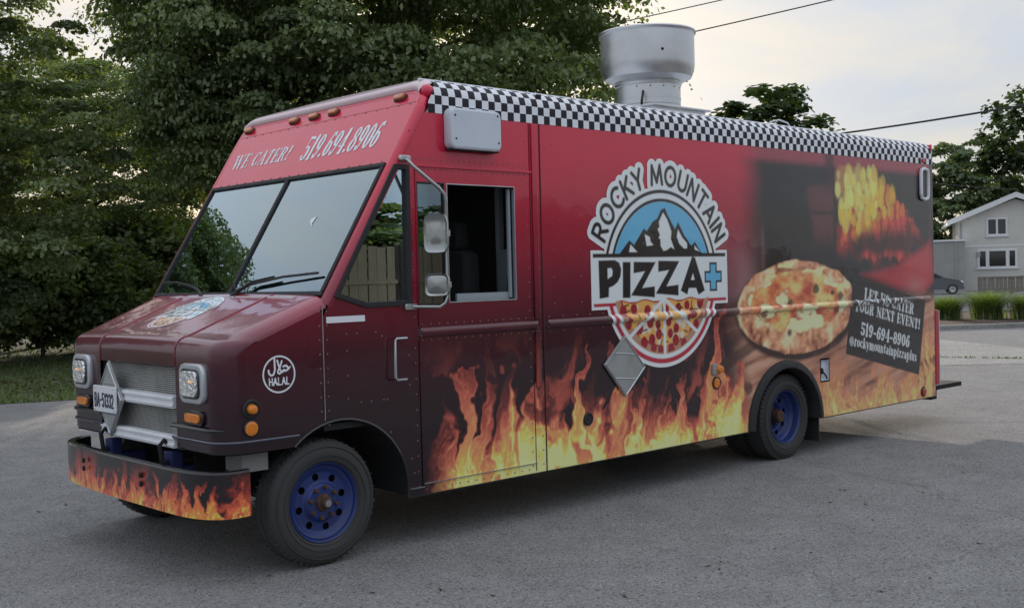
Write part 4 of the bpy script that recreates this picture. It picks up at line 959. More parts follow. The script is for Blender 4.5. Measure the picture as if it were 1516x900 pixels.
def cab_sdf(x, z):
    d = np.maximum(rect_sdf(x, z, -.960, .994, .342, 2.946), pillar_sdf(x, z))
    d = np.maximum(d, -arch_f(x, z))
    d = np.maximum(d, -poly_sdf(x, z, QW)); d = np.maximum(d, -rect_sdf(x, z, *FIXW)); return np.maximum(d, -rect_sdf(x, z, *OPENW))
sheet('cab_side', cab_sdf, -.960, .996, .340, 2.948, .0095, side(0.0), VINYL, truck, side_color)
def arch_r(x, z): return np.minimum(np.hypot((x - 4.205) / 1.0, (z - .34) / .955) - .60, np.maximum(np.abs(x - 4.205) - .60, z - .36))
def box_sdf(x, z):
    d = rect_sdf(x, z, .998, 7.19, .342, 2.946)
    d = np.maximum(d, -arch_r(x, z)); return np.maximum(d, -rect_sdf(x, z, 4.815, 4.955, .705, .91))
sheet('box_side', box_sdf, .998, 7.192, .340, 2.948, .0092, side(0.0), VINYL, truck, side_color)
# half-round belt moulding carrying the same print
def mould_y(z): return -np.sqrt(np.clip(1 - ((z - 1.447) / .034) ** 2, 0, 1)) * .030
def moulding(x0, x1):
    sheet('belt_moulding', lambda x, z: np.abs(z - 1.447) - .033, x0, x1, 1.411, 1.483, .0072, lambda x, z: (x, mould_y(z) - .001, z), VINYL, truck, side_color, True)
moulding(-.185, .915); moulding(1.03, 7.06)
for x in (-.186, .916, 1.029, 7.061):
    MB().box(x - .003, x + .003, -.024, .002, 1.42, 1.474).build('moulding_end', STEEL, truck)
# the round pizza emblem, its own vinyl on top, draped over the moulding
def logo_place(x, z):
    y = np.where((np.abs(z - 1.447) < .034), mould_y(z), 0) - .0032
    return (x, y, z)
lg = sheet('emblem', lambda x, z: logo_parts(x, z)[4], 1.42, 3.42, 1.00, 2.76, .0062, logo_place, VINYL, truck, logo_color)
lg['label'] = 'round pizza and mountain emblem with lettering'
# seams
m = MB()
m.box(.9925, .9995, -.006, .01, .345, 2.94); m.box(.885, .889, -.004, .01, .36, 1.40); m.box(.885, .889, -.004, .01, 1.49, 2.94)
m.build('seam_strip', mat('seam_maroon', (.05, .012, .016), .5), truck)  # dark maroon strips along the panel joints
o = MB().box(.905, .955, -.014, .001, 1.49, 2.938).box(.905, .955, -.014, .001, .98, 1.405).build('door_track', VINYL, truck, bevel=.004); colour(o, side_color)
o = MB().box(-.196, .90, -.012, .0, 2.570, 2.588).build('door_header', VINYL, truck, bevel=.003); colour(o, background)
o = MB().box(-.192, -.186, -.008, .0, .40, 1.40).box(-.192, -.186, -.008, .0, 1.49, 2.57).build('door_edge', VINYL, truck); colour(o, background)
MB().box(-.966, -.960, -.008, .03, .93, 1.66).build('cowl_seam', STEEL, truck)
MB().box(-.18, .9, -.010, .0, .415, .420).box(-.30, -.18, -.010, 0, .395, .400).build('sill_strip', STEEL, truck)
MB().box(1.0, 3.57, -.004, .05, .335, .345).box(4.84, 7.19, -.004, .05, .335, .345).box(-.31, .99, -.004, .05, .335, .345).build('sill_edge', PAINT_DARK, truck)
# ---- roof with the chequered edge
RP = [(0.0, 2.945), (0.0, 3.06)] + [(.13 - .13 * math.cos(R(a)), 3.06 + .13 * math.sin(R(a))) for a in range(9, 91, 9)]
def roof_at(arcl):
    L = 0
    for a, b in zip(RP, RP[1:]):
        d = math.hypot(b[0] - a[0], b[1] - a[1])
        if L + d >= arcl: t = (arcl - L) / d; return (a[0] + (b[0] - a[0]) * t, a[1] + (b[1] - a[1]) * t)
        L += d
    return RP[-1]
SQ = .0618; m = MB()
for r in range(5):
    sub = 1 if r < 1 else 3
    for q in range(sub):
        a0, a1 = (r + q / sub) * SQ, (r + (q + 1) / sub) * SQ
        p0, p1 = roof_at(a0), roof_at(a1)
        s0 = max(-.93 + .055 + .618 * (p0[1] - 1.70), -.06); s1 = max(-.93 + .055 + .618 * (p1[1] - 1.70), -.06)
        k = math.floor(s0 / SQ)
        x = s0
        while x < 7.185:
            xe = min((k + 1) * SQ, 7.188); b0 = x if x > s0 else s0; b1 = x if x > s0 else s1
            def P(x_, p): return (x_, p[0] - (.003 if p[0] < .05 else .001), p[1] + (.002 if p[0] > .01 else 0))
            if xe > max(s0, s1) + .002:
                m.add([P(b0, p0), P(xe, p0), P(xe, p1), P(max(b1, b0) if x > s0 else b1, p1)], [(0, 1, 2, 3)], True, (k + r) % 2)
            x = xe; k += 1
m.build('chequered_band', [mat('white_check', (.80, .82, .86), .4), mat('black_check', (.020, .018, .026), .5, spec=.25)], truck)
prof = [(p[0] + .004, p[1] - .004) for p in RP] + [(.5, 3.205), (1.25, 3.22), (2.0, 3.205)] + [(WD - p[0] - .004, p[1] - .004) for p in reversed(RP)]
V = []; xs = [.0, 7.187]
for x in xs: V += [(-.845 + .618 * (p[1] - 1.70) if x < 1 else x, p[0], p[1]) for p in prof]
n = len(prof); MB().add(V, [(i, i + 1, n + i + 1, n + i) for i in range(n - 1)], True).build('roof_skin', ROOFW, truck)
MB().tube([(-.03, .135, 3.194), (7.19, .135, 3.194)], .009, 6).build('drip_rail', ALUW, truck)
# ---- slanted cab front
def FP(y, s, off=0.0): return (-.93 + .5257 * s - .8506 * off, y, 1.70 + .8506 * s + .5257 * off)
def FPa(off): return lambda y, s: (-.93 + .5257 * s - .8506 * off, y, 1.70 + .8506 * s + .5257 * off)
fcol = lambda y, s: background(0 * s, 1.9 + .8506 * s)
def visor_sdf(y, s):
    d = rect_sdf(y, s, .035, WD - .035, .6, 1.695, .15); return np.maximum(d, 1.035 - s)
sheet('visor_panel', visor_sdf, .03, WD - .03, 1.03, 1.70, .02, FPa(0.0), VINYL, truck, fcol)
o = MB()
path = [FP(.042, s_, -.042) for s_ in (-.03, .5, 1.0, 1.5)] + [FP(.05 + .11 * (1 - math.cos(R(a))), 1.55 + .10 * math.sin(R(a)), -.042) for a in (25, 50, 75)]
path += [FP(y_, 1.655, -.042) for y_ in (.25, .8, 1.25, 1.7, 2.25)] + [FP(WD - .05 - .11 * (1 - math.cos(R(a))), 1.55 + .10 * math.sin(R(a)), -.042) for a in (75, 50, 25)] + [FP(WD - .042, s_, -.042) for s_ in (1.5, 1.0, .5, -.03)]
o.tube(path, .046, 14); o = o.build('pillar_and_brow', VINYL, truck); colour(o, lambda x, z: background(x, z + .15))
o = MB().box(.035, WD - .035, -.004, .003, 1.548, 1.556, Matrix(((0, 0, .5257, -.93), (1, 0, 0, 0), (0, 0, .8506, 1.70), (0, 0, 0, 1))) @ Matrix.Identity(4)).build('visor_seam', VINYL, truck); colour(o, background)
# windscreen: two panes in a black gasket with a centre bar
for (a, b) in ((.085, 1.248), (1.282, WD - .085)):
    MB().prism([(a, .05), (b, .05), (b, 1.02), (a, 1.02)], (-.004, .004), lambda y, s, d: FP(y, s, d - .006)).build('windscreen_pane', GLASS, truck)
m = MB()
for (y0, y1, s0, s1) in ((.06, WD - .06, .018, .052), (.06, WD - .06, 1.015, 1.048), (.06, .092, .052, 1.015), (WD - .092, WD - .06, .052, 1.015), (1.246, 1.284, .052, 1.015)):
    m.prism([(y0, s0), (y1, s0), (y1, s1), (y0, s1)], (-.02, .014), lambda y, s, d: FP(y, s, d))
m.build('windscreen_gasket', RUBBER, truck, bevel=.006)
def lettering(name, strokes, bbox, cell, place, material, parent=truck):
    return sheet(name, lambda x, z: strokes_sdf(x, z, strokes), *bbox, cell, place, material, parent)
s, L = text_strokes('519.694.8906', serif, .215, 1.0, .06); k = .955 / L; s, L = text_strokes('519.694.8906', serif, .215, k, .06, None, .10)
lettering('phone_number', xform(s, 0, 0, R(.8)), (-.06, 1.04, -.03, .27), .0048, lambda a, b: FPa(.003)(1.265 - a, b + 1.195), WHITEV)
s, L = text_strokes('WE CATER!', serif, .130, 1.0, .06); k = .86 / L; s, L = text_strokes('WE CATER!', serif, .130, k, .06, None, .10)
tag(lettering('catering_words', xform(s, 0, 0), (-.04, .95, -.02, .16), .0048, lambda a, b: FPa(.003)(2.315 - a, b + 1.225), WHITEV), kind='stuff')
for y in (2.34, 1.645, 1.363, 1.094, .27):
    M = Matrix(((0, -.8506, .5257, 0), (1, 0, 0, 0), (0, .5257, .8506, 0), (0, 0, 0, 1))); c = FP(y, 1.615, 0)
    mk = MB().rbox(-.07, .07, -.002, .012, -.028, .028, .026, Matrix.Translation(c) @ M).build('marker_light', RUST, truck)
    MB().rbox(-.055, .055, .008, .032, -.020, .020, .019, Matrix.Translation(c) @ M).build('lens', AMBERD, mk)
# rounded white brow cap closing the gap from visor to roof
m = MB(); V = []; ys_ = [.06, .10, .16, .3, .8, 1.25, 1.7, 2.2, 2.34, 2.40, 2.44]
for y in ys_:
    e = min(y, WD - y); dz = .13 - math.sqrt(max(0, .13 ** 2 - max(0, .16 - e) ** 2)) if e < .16 else 0
    for (x_, z_) in ((-.058, 3.118), (-.066, 3.138), (-.060, 3.158), (-.040, 3.176), (-.010, 3.192), (.05, 3.206)): V.append((x_ - .4 * dz, y, z_ - dz + (.014 * (1 - ((y - 1.25) / 1.25) ** 2) if x_ > 0 else 0)))
n = len(ys_); m.add(V, [(i * 6 + j, i * 6 + j + 1, (i + 1) * 6 + j + 1, (i + 1) * 6 + j) for i in range(n - 1) for j in range(5)], True)
m.build('brow_cap', mat('pale_pink_cap', (.66, .50, .52), .25, coat=.3), truck)
for yy in (.078, WD - .078):
    o = MB().lathe([(.0, .052), (.027, .045), (.045, .027), (.052, 0), (.045, -.027), (.027, -.045), (0, -.052)], Matrix.Translation((-.022, .055 if yy < 1 else WD - .055, 3.098)), 20).build('brow_corner', VINYL, truck); colour(o, lambda x, z: background(x, z + .15))
# ---- nose: bonnet, two fenders, grille
def z_top(x): return 1.718 + (x + .93) * .377
def nose_col(y, zlow, nz=6):
    e = min(y, WD - y)
    drop = .075 * (1 - math.sqrt(max(0, 1 - ((.15 - e) / .15) ** 2))) if e < .15 else 0.0
    crown = .018 * (1 - ((y - 1.25) / 1.25) ** 2)
    Rr = .17; xf = -1.68 + (Rr - math.sqrt(max(0, Rr * Rr - (Rr - e) ** 2)) if e < Rr else 0.0)
    rn = .095; P = []
    for t in np.linspace(0, 1, 9): x = -.93 + t * (xf + rn + .93); P.append((x, y, z_top(x) - drop + crown))
    zc = P[-1][2] - rn
    for a in (72, 54, 36, 18, 0): P.append((xf + rn - rn * math.cos(R(a)), y, zc + rn * math.sin(R(a)) ))
    for t in np.linspace(0, 1, nz + 1)[1:]: P.append((xf, y, zc + (zlow - zc) * t))
    return [(x, y_ * (1 - .085 * min(1, max(0, (-.93 - x) / .75))), z) for x, y_, z in P]
def nose(name, ys, zlow):
    C = [nose_col(y, zlow) for y in ys]; n = len(C[0])
    V = [p for c in C for p in c]; F = [(i * n + j, i * n + j + 1, (i + 1) * n + j + 1, (i + 1) * n + j) for i in range(len(C) - 1) for j in range(n - 1)]
    o = MB().add(V, F, True).build(name, VINYL, truck); return colour(o, lambda x, z: background(x, z + .06 + .22 * sstep(1.40, 1.58, z)))
edge = [0, .004, .012, .025, .045, .07, .10, .13, .16, .19]
near_f = nose('fender', edge + [.3, .42, .54, .628], .80)
far_f = nose('fender', [WD - .628, WD - .54, WD - .42, WD - .3] + [WD - e for e in reversed(edge)], .80)
hood = nose('bonnet', [.634, .8, 1.0, 1.25, 1.5, 1.7, WD - .634], 1.30)
for y in (.631, WD - .631):
    P = nose_col(y, 1.30, 2); o = MB().tube([(p[0], p[1], p[2] + .001) for p in P], .0075, 6).build('bonnet_seam', VINYL, truck)
    colour(o, lambda x, z: background(x, z + .25))
zs_line = lambda x: z_top(x) - .075
def fender_sdf(x, z):
    d = np.maximum(rect_sdf(x, z, -1.511, -.962, .79, 1.8), (z - zs_line(x)) * .935); return np.maximum(d, -arch_f(x, z))
for y in (0.0, WD): sheet('fender_side', fender_sdf, -1.512, -.960, .788, 1.64, .016, (lambda yy: lambda x, z: (x, yy * (1 - .085 * np.clip((-.93 - x) / .75, 0, 1)), z))(y), VINYL, truck, lambda x, z: background(x, z + .08))
def corner(off, ny=8):
    Rr = .17 + off; return [(-1.16, -off), (-1.3, -off), (-1.511, -off)] + [(-1.51 - Rr * math.sin(R(a)), .17 - Rr * math.cos(R(a))) for a in (15, 30, 45, 60, 75, 90)] + [(-1.68 - off, .4), (-1.68 - off, .63)]
def ribbon(mb, path, z0, z1, d=.012):
    V = []; n = len(path)
    for i, (x, y) in enumerate(path):
        a = path[max(i - 1, 0)]; b = path[min(i + 1, n - 1)]; tx, ty = b[0] - a[0], b[1] - a[1]; l = math.hypot(tx, ty); nx_, ny_ = ty / l, -tx / l
        for (o_, z_) in ((0, z0), (d, z0 + .004), (d, z1 - .006), (0, z1)): V.append((x - nx_ * o_, y - ny_ * o_, z_))
    F = [(i * 4 + j, i * 4 + j + 1, (i + 1) * 4 + j + 1, (i + 1) * 4 + j) for i in range(n - 1) for j in range(3)]
    return mb.add(V, F, True)
for mir in (False, True):
    WN = WD * .915; fx = (lambda p: (p[0], WN - p[1] * .97 + (.0 if p[0] < -1.5 else .05))) if mir else (lambda p: (p[0], p[1] * .97))
    pth = [fx(p) for p in corner(.0)]
    if mir: pth = pth[::-1]
    mb = ribbon(MB(), pth, .785, .858, -.014); mb.build('fender_trim', PAINT_DARK, truck)
    pt = [fx(p) for p in corner(.012)]
    MB().tube([(p[0], p[1], .862) for p in pt], .008, 6).build('trim_bead', mat('blue_grey_bead', (.06, .065, .10), .2, coat=.6), truck)
    pb = [fx(p) for p in corner(.012)][5:]
    MB().tube([(p[0], p[1], .935 + .02 * (i > 5)) for i, p in enumerate(pb)], .016, 8, radii=[.004, .008, .013, .017, .018, .018][:len(pb)]).build('corner_step', PAINT_DARK, truck)
    yc = lambda y: (WD - y) * .915 if mir else y * .965
    def yb(a, b): return (min(yc(a), yc(b)), max(yc(a), yc(b)))
    h = MB().rbox(-1.712, -1.672, *yb(.168, .488), 1.088, 1.332, .062, axis='x').build('headlight', mat('headlamp_bezel', (.55, .57, .60), .3, .5), truck)
    MB().rbox(-1.720, -1.700, *yb(.205, .451), 1.118, 1.302, .045, axis='x').build('bezel_recess', PAINT_DARK, h)
    MB().rbox(-1.732, -1.712, *yb(.222, .434), 1.132, 1.288, .036, axis='x').build('lens', LENS, h)
    MB().lathe([(.0, .020), (.006, .018), (.009, .012), (.01, 0)], Matrix.Translation((-1.720, yc(.30), 1.225)) @ Euler((0, -math.pi / 2, 0)).to_matrix().to_4x4(), 12).build('bulb', BULB, h)
    t = MB().rbox(-1.700, -1.676, *yb(.212, .445), .955, 1.046, .03, axis='x').build('turn_signal', PAINT_DARK, truck)
    MB().rbox(-1.716, -1.694, *yb(.238, .420), .972, 1.028, .02, axis='x').build('lens', AMBER, t)
# grille
gy0, gy1 = .600, (WD - .636) * .915
MB().box(-1.66, -1.40, gy0 - .024, gy0, .79, 1.34).box(-1.66, -1.40, gy1, gy1 + .024, .79, 1.34).box(-1.66, -1.4, gy0, gy1, 1.30, 1.312).build('grille_surround', PAINT_DARK, truck)
MB().box(-1.60, -1.58, gy0, gy1, .79, 1.31).build('radiator', mat('radiator_core', (.03, .03, .032), .6, .3), truck)
m = MB(); z = .800
while z < 1.30:
    m.add([(-1.612, gy0, z), (-1.612, gy1, z), (-1.634, gy1, z + .006), (-1.634, gy0, z + .006), (-1.634, gy0, z + .0085), (-1.634, gy1, z + .0085), (-1.612, gy1, z + .011), (-1.612, gy0, z + .011)], [(0, 1, 2, 3), (3, 2, 5, 4), (4, 5, 6, 7)]); z += .0128
tag(m.build('grille_slats', mat('grille_aluminium', (.62, .62, .60), .42, .5, noise=(2, .2, 3)), truck), kind='stuff')
for (z0, z1) in ((1.035, 1.112), (.785, .862)):
    MB().box(-1.690, -1.632, gy0, gy1, z0, z1).box(-1.697, -1.688, gy0, gy1, z0 + .010, z0 + .026).box(-1.697, -1.688, gy0, gy1, z1 - .024, z1 - .008).build('grille_bar', ALUW, truck, bevel=.003)
# bumper
BP = [(-1.53, WD + .01), (-1.60, WD + .012), (-1.67, WD - .03), (-1.735, WD - .12), (-1.775, WD - .26), (-1.80, WD - .5), (-1.815, WD - .9), (-1.82, 1.25), (-1.818, .9), (-1.815, .5), (-1.80, .27), (-1.765, .12), (-1.70, .02), (-1.62, -.02), (-1.51, -.015)]
def smooth_path(P, n=5):
    out = []
    for i in range(len(P) - 1):
        p0, p1, p2, p3 = P[max(i - 1, 0)], P[i], P[i + 1], P[min(i + 2, len(P) - 1)]
        for k in range(n):
            t = k / n; out.append(tuple(.5 * (2 * b + (c - a) * t + (2 * a - 5 * b + 4 * c - d) * t * t + (3 * b - a - 3 * c + d) * t ** 3) for a, b, c, d in zip(p0, p1, p2, p3)))
    return out + [P[-1]]
BPs = np.array(smooth_path(BP)) * np.array([1, .93]); BL = np.concatenate([[0], np.cumsum(np.hypot(*np.diff(BPs, axis=0).T))])
bx_ = lambda s_: np.interp(s_, BL, BPs[:, 0]); by_ = lambda s_: np.interp(s_, BL, BPs[:, 1])
sheet('front_bumper', lambda s_, z: rect_sdf(s_, z, 0, BL[-1], .42, .685), 0, float(BL[-1]), .42, .685, .0085, lambda s_, z: (bx_(s_), by_(s_), z), VINYL, truck, lambda s_, z: bumper_color(s_, z - .42), True)
m = MB(); V = []; n = len(BPs)
for i in range(n):
    a, b = BPs[max(i - 1, 0)], BPs[min(i + 1, n - 1)]; t_ = (b - a) / np.hypot(*(b - a)); nn = np.array([-t_[1], t_[0]]); nn = nn if nn[0] > 0 or abs(nn[0]) < .3 and nn[1] * (1.25 - BPs[i][1]) > 0 else -nn
    for (o_, z_) in ((0, .684), (.004, .696), (.016, .702), (.05, .700), (.06, .69), (.06, .44), (.0, .42)): V.append((BPs[i][0] + nn[0] * o_, BPs[i][1] + nn[1] * o_, z_))
m.add(V, [(i * 7 + j, i * 7 + j + 1, (i + 1) * 7 + j + 1, (i + 1) * 7 + j) for i in range(n - 1) for j in range(6)], True)
m.build('bumper_flange', PAINT_DARK, truck)
for y in (.68, 1.58):
    b = MB().box(-1.79, -1.45, y - .05, y + .05, .50, .66).box(-1.70, -1.62, y - .055, y + .055, .60, .76).build('bumper_bracket', mat('bracket_blue', (.012, .018, .09), .5), truck, bevel=.008)
    MB().tube([(-1.70, y, .60), (-1.735, y, .70), (-1.74, y + .02, .80), (-1.705, y + .03, .83), (-1.68, y + .02, .80)], .016, 8).tube([(-1.72, y - .03, .70), (-1.72, y + .05, .70)], .012, 6).build('tow_hook', UNDER, truck)
    for z in (.60, .655): MB().lathe([(.018, 0), (.018, .01), (.010, .014), (0, .014)], Matrix.Translation((float(bx_(BL[-1] / 2)) - .002, y + .12, z - .04)) @ Euler((0, -math.pi / 2, 0)).to_matrix().to_4x4(), 8).build('bumper_bolt', UNDER, truck)
# number plate on its diamond placard holder
def diamond(name, place, w, h):
    d = MB().prism([(0, -h), (w, 0), (0, h), (-w, 0)], (0, .016), place).build(name, GREYP, truck, bevel=.003)
    m = MB()
    for sgn in (1, -1):
        for (a, b) in (((0, h * sgn), (w, 0)), ((0, h * sgn), (-w, 0))):
            P = [place(a[0] * k_ , a[1] * k_, .018) for k_ in (.93,)] + [place(b[0] * .93, b[1] * .93, .018)]
            m.tube(P, .006, 5)
    m.tube([place(-w * .52, h * .40, .018), place(w * .52, h * .40, .018)], .004, 5).tube([place(-w * .52, -h * .40, .018), place(w * .52, -h * .40, .018)], .004, 5)
    m.build('placard_rim', STEEL, d); return d
px_ = lambda a, b, c: (-1.700 - c - .0 * b, 1.50 - a, 1.045 + b)
dm = diamond('placard_holder', px_, .215, .262)
pl = MB().rbox(-1.738, -1.726, 1.345, 1.715, .952, 1.132, .015, axis='x').build('number_plate', mat('plate_white', (.72, .74, .76), .4), truck)
s, L = text_strokes('BA-51332', sans, .088, .55, .30, .15); k = .300 / L; s, L = text_strokes('BA-51332', sans, .088, .55 * k, .30, .15)
sheet('plate_number', lambda x, z: strokes_sdf(x, z, s), -.02, .40, -.02, .12, .0032, lambda a, b: (np.full_like(a, -1.7405), 1.682 - a, b + .990), mat('plate_ink', (.02, .025, .06), .5), pl)
for yy in (1.375, 1.685):
    for zz_ in (.966, 1.118): MB().lathe([(.006, 0), (.005, .004), (0, .005)], Matrix.Translation((-1.738, yy, zz_)) @ Euler((0, -math.pi / 2, 0)).to_matrix().to_4x4(), 8).build('plate_screw', STEEL, pl)
ps_ = lambda a, b, c: (1.893 + a * .985 + .012 * b, -.004 - c, 1.068 + b - .10 * a)
diamond('placard_holder', ps_, .255, .250)
# emblem printed on the bonnet
def hood_pt(a, b, off=.003):
    x = -1.28 + b; e = z_top(x) + .018 * (1 - ((1.28 - a - 1.25) / 1.25) ** 2); return (x, 1.28 - a, e + off)
KL = .30
sheet('bonnet_emblem', lambda a, b: logo_parts(a / KL + LC[0], b / KL + LC[1])[4] * KL, -.36, .36, -.28, .36, .0055, hood_pt, VINYL, truck, lambda a, b: logo_color(a / KL + LC[0], b / KL + LC[1]))
MB().box(-.985, -.90, .30, 1.95, 1.702, 1.722).build('cowl_panel', ALUW, truck)
# halal mark
s1, L = text_strokes('HALAL', sans, .042, .95, .30, .20); k = .138 / L; s1, L = text_strokes('HALAL', sans, .042, .95 * k, .30, .20)
AR = [([(.30, 1.0), (.31, .45), (.24, .22), (.12, .18), (.03, .30), (.02, .45)], .045), ([(.43, .93), (.52, .55), (.60, .32), (.52, .24), (.44, .30), (.46, .42), (.56, .60), (.64, .88)], .042), ([(.60, .30), (.74, .42)], .05), ([(.70, .60), (.84, .64), (.97, .48), (.84, .38), (.66, .36)], .045), ([(.97, .48), (1.03, .56)], .03)]
st = xform(s1, -.069, -.064) + [([((p[0] - .5) * .150, (p[1] - .5) * .120 + .034) for p in P], w * .14) for P, w in AR]
sheet('halal_mark', lambda x, z: np.minimum(np.abs(np.hypot(x, z) - .110) - .0055, strokes_sdf(x, z, st)), -.125, .125, -.125, .125, .0032, lambda a, b: (a - 1.285, np.full_like(a, -.003), b + 1.250), WHITEV, truck)
MB().box(-.932, -.635, -.004, .0, 1.545, 1.585).build('white_sticker', WHITEV, truck)
def round_lamp(x, z, r, base, m_, proud=.03, y=0.0):
    Mx = Matrix.Translation((x, y, z)) @ Euler((math.pi / 2, 0, 0)).to_matrix().to_4x4()
    b = MB().lathe([(base, 0), (base, .010), (base * .85, .016), (base * .8, .010), (r * .9, .008)], Mx, 24).build('side_lamp', RUBBER, truck)
    MB().lathe([(r, .004), (r, proud * .6), (r * .8, proud * .9), (r * .35, proud), (0, proud)], Mx, 24).build('lens', m_, b)
round_lamp(-1.486, 1.056, .030, .060, AMBER, .05); round_lamp(-1.49, .940, .050, .052, AMBER, .018)
MB().rbox(3.04, 3.115, -.03, 0, .905, 1.0, .012).build('lamp_base', GREYP, truck)
round_lamp(3.125, .95, .040, .046, AMBER, .06); round_lamp(3.112, .828, .050, .056, AMBER, .015)
round_lamp(6.90, .415, .05, .056, REDL, .02)
round_lamp(1.458, .686, .012, .052, RUBBER, .012)
# door handle, oval handle at the tail, utility opening
MB().tube([(-.335, .0, 1.42), (-.335, -.05, 1.42), (-.42, -.05, 1.42), (-.43, -.05, 1.41), (-.435, -.05, 1.16), (-.42, -.05, 1.145), (-.345, -.05, 1.145), (-.345, 0, 1.145)], .009, 8).build('grab_handle', STEEL, truck)
MB().tube([(6.885, -.02, 2.60), (6.885, -.02, 2.84), (6.90, -.02, 2.875), (6.965, -.02, 2.89), (7.03, -.02, 2.875), (7.045, -.02, 2.84), (7.045, -.02, 2.60), (7.03, -.02, 2.565), (6.965, -.02, 2.55), (6.90, -.02, 2.565), (6.885, -.02, 2.60)], .020, 8).build('clearance_lamp', ALUW, truck)
MB().rbox(6.91, 7.02, -.016, 0, 2.58, 2.86, .03).build('clearance_lens', mat('smoked_lens', (.05, .04, .045), .2), truck)
MB().rbox(6.93, 7.0, -.02, 0, 2.955, 3.0, .015).build('top_marker', REDL, truck)
MB().box(4.80, 4.97, .03, .04, .69, .925).box(4.80, 4.815, 0, .035, .69, .925).box(4.955, 4.97, 0, .035, .69, .925).box(4.81, 4.96, 0, .035, .69, .705).box(4.81, 4.96, 0, .035, .91, .925).build('utility_recess', WHITEP, truck)
MB().lathe([(.03, 0), (.03, .02), (0, .022)], Matrix.Translation((4.85, .03, .80)) @ Euler((math.pi / 2, 0, 0)).to_matrix().to_4x4(), 12).tube([(4.85, .01, .80), (4.90, .005, .76), (4.93, .005, .72)], .008, 6).build('utility_socket', UNDER, truck)
# air unit cover above the door
ac = MB().rbox(.068, .538, -.092, 0.0, 2.700, 2.985, .045).build('air_unit_cover', WHITEP, truck)
m = MB()
for (x, z) in ((.105, 2.93), (.11, 2.77), (.50, 2.95), (.505, 2.76)): m.lathe([(.008, 0), (.006, .004), (0, .005)], Matrix.Translation((x, -.092, z)) @ Euler((math.pi / 2, 0, 0)).to_matrix().to_4x4(), 8)
tag(m.build('cover_screws', UNDER, ac), kind='stuff')
MB().box(.08, .525, -.07, 0.0, 2.694, 2.702).build('cover_vent', UNDER, ac)
# windows of the cab side
def frame(name, P, w, d, material, y=0.0, bevel=.004):
    c = (sum(p[0] for p in P) / len(P), sum(p[1] for p in P) / len(P)); n = len(P); m = MB()
    V = []
    def inset(q):
        out = []
        for i in range(n):
            a, b, c_ = Vector(P[i - 1]), Vector(P[i]), Vector(P[(i + 1) % n]); e1 = (b - a).normalized(); e2 = (c_ - b).normalized(); n1 = Vector((e1.y, -e1.x)); n2 = Vector((e2.y, -e2.x))
            if n1.dot(Vector(c) - b) < 0: n1 = -n1
            if n2.dot(Vector(c) - b) < 0: n2 = -n2
            bi = (n1 + n2); bi = bi / max(.2, bi.dot(n1)); out.append(b + bi * q)
        return out
    A, B = inset(-w * .15), inset(w)
    for (ring, yy) in ((A, y), (A, y - d), (B, y - d), (B, y + .03)): V += [(p.x, yy, p.y) for p in ring]
    F = [(k * n + i, k * n + (i + 1) % n, (k + 1) * n + (i + 1) % n, (k + 1) * n + i) for k in range(3) for i in range(n)]
    return m.add(V, F).build(name, material, truck, bevel=bevel)
frame('quarter_gasket', QW, .030, .014, RUBBER)
MB().prism([(p[0], p[1]) for p in QW], (0, .006), lambda a, b, c: (a, .012 + c, b)).build('quarter_pane', GLASS2, truck)
MB().box(-.33, -.295, .02, .045, 1.66, 2.55).build('quarter_post', GREYI, truck)
fx = [(FIXW[0], FIXW[2]), (FIXW[1], FIXW[2]), (FIXW[1], FIXW[3]), (FIXW[0], FIXW[3])]
frame('door_pane_frame', fx, .010, .006, RUBBER, 0, .002)
MB().box(FIXW[0], FIXW[1], .010, .016, FIXW[2], FIXW[3]).build('door_pane', GLASS2, truck)
fo = [(OPENW[0], OPENW[2]), (OPENW[1], OPENW[2]), (OPENW[1], OPENW[3]), (OPENW[0], OPENW[3])]
frame('sliding_window_frame', fo, .006, .004, STEEL, 0, .001)
MB().box(.690, .712, .03, .05, 1.66, 2.45).build('window_channel', GREYI, truck)
# interior of the cab
MB().box(-.95, 1.0, .03, WD - .03, .86, .90).build('cab_floor', BLACKI, truck)
MB().box(1.02, 1.05, .02, WD - .02, .5, 3.17).build('bulkhead', BLACKI, truck)
MB().box(-.92, -.45, .05, WD - .05, 1.30, 1.66).build('dashboard', BLACKI, truck, bevel=.03)
st_ = MB().rbox(.22, .72, .42, .92, 1.25, 1.40, .05, axis='z').build('driver_seat', SEATF, truck)
MB().rbox(.60, .76, .43, .91, 1.38, 2.02, .07, axis='x').build('seat_back', SEATF, st_)
MB().rbox(.62, .74, .53, .81, 2.02, 2.24, .05, axis='x').build('headrest', SEATF, st_)
MB().box(.40, .56, .56, .78, .9, 1.26).build('seat_base', UNDER, st_)
MB().lathe([(.215, 0), (.228, .012), (.24, 0), (.228, -.012), (.215, 0)], Matrix.Translation((-.10, .66, 1.62)) @ Euler((0, R(-62), 0)).to_matrix().to_4x4(), 24).tube([(-.10, .44, 1.62), (-.10, .88, 1.62)], .014, 6).tube([(-.10, .66, 1.62), (-.42, .66, 1.45)], .02, 6).build('steering_wheel', UNDER, truck)
MB().box(.96, 1.0, .42, .47, 1.3, 2.5).build('cab_post', GREYI, truck)
MB().box(.90, .99, .20, .40, 1.55, 2.02).build('cab_cabinet', mat('cab_cabinet_grey', (.20, .23, .25), .5), truck, bevel=.01)
MB().box(.20, .70, .05, .07, 1.58, 1.70).build('door_inner', GREYI, truck)
MB().tube([(.84, .18, 2.15), (.82, .16, 1.9), (.78, .15, 1.62)], .016, 6).build('seat_belt', UNDER, truck)
MB().lathe([(.0, .0), (.03, .0), (.03, .16), (.018, .2), (.012, .24), (0, .24)], Matrix.Translation((.90, .16, 1.62)), 12).build('extinguisher', mat('extinguisher_red', (.4, .02, .02), .3), truck)
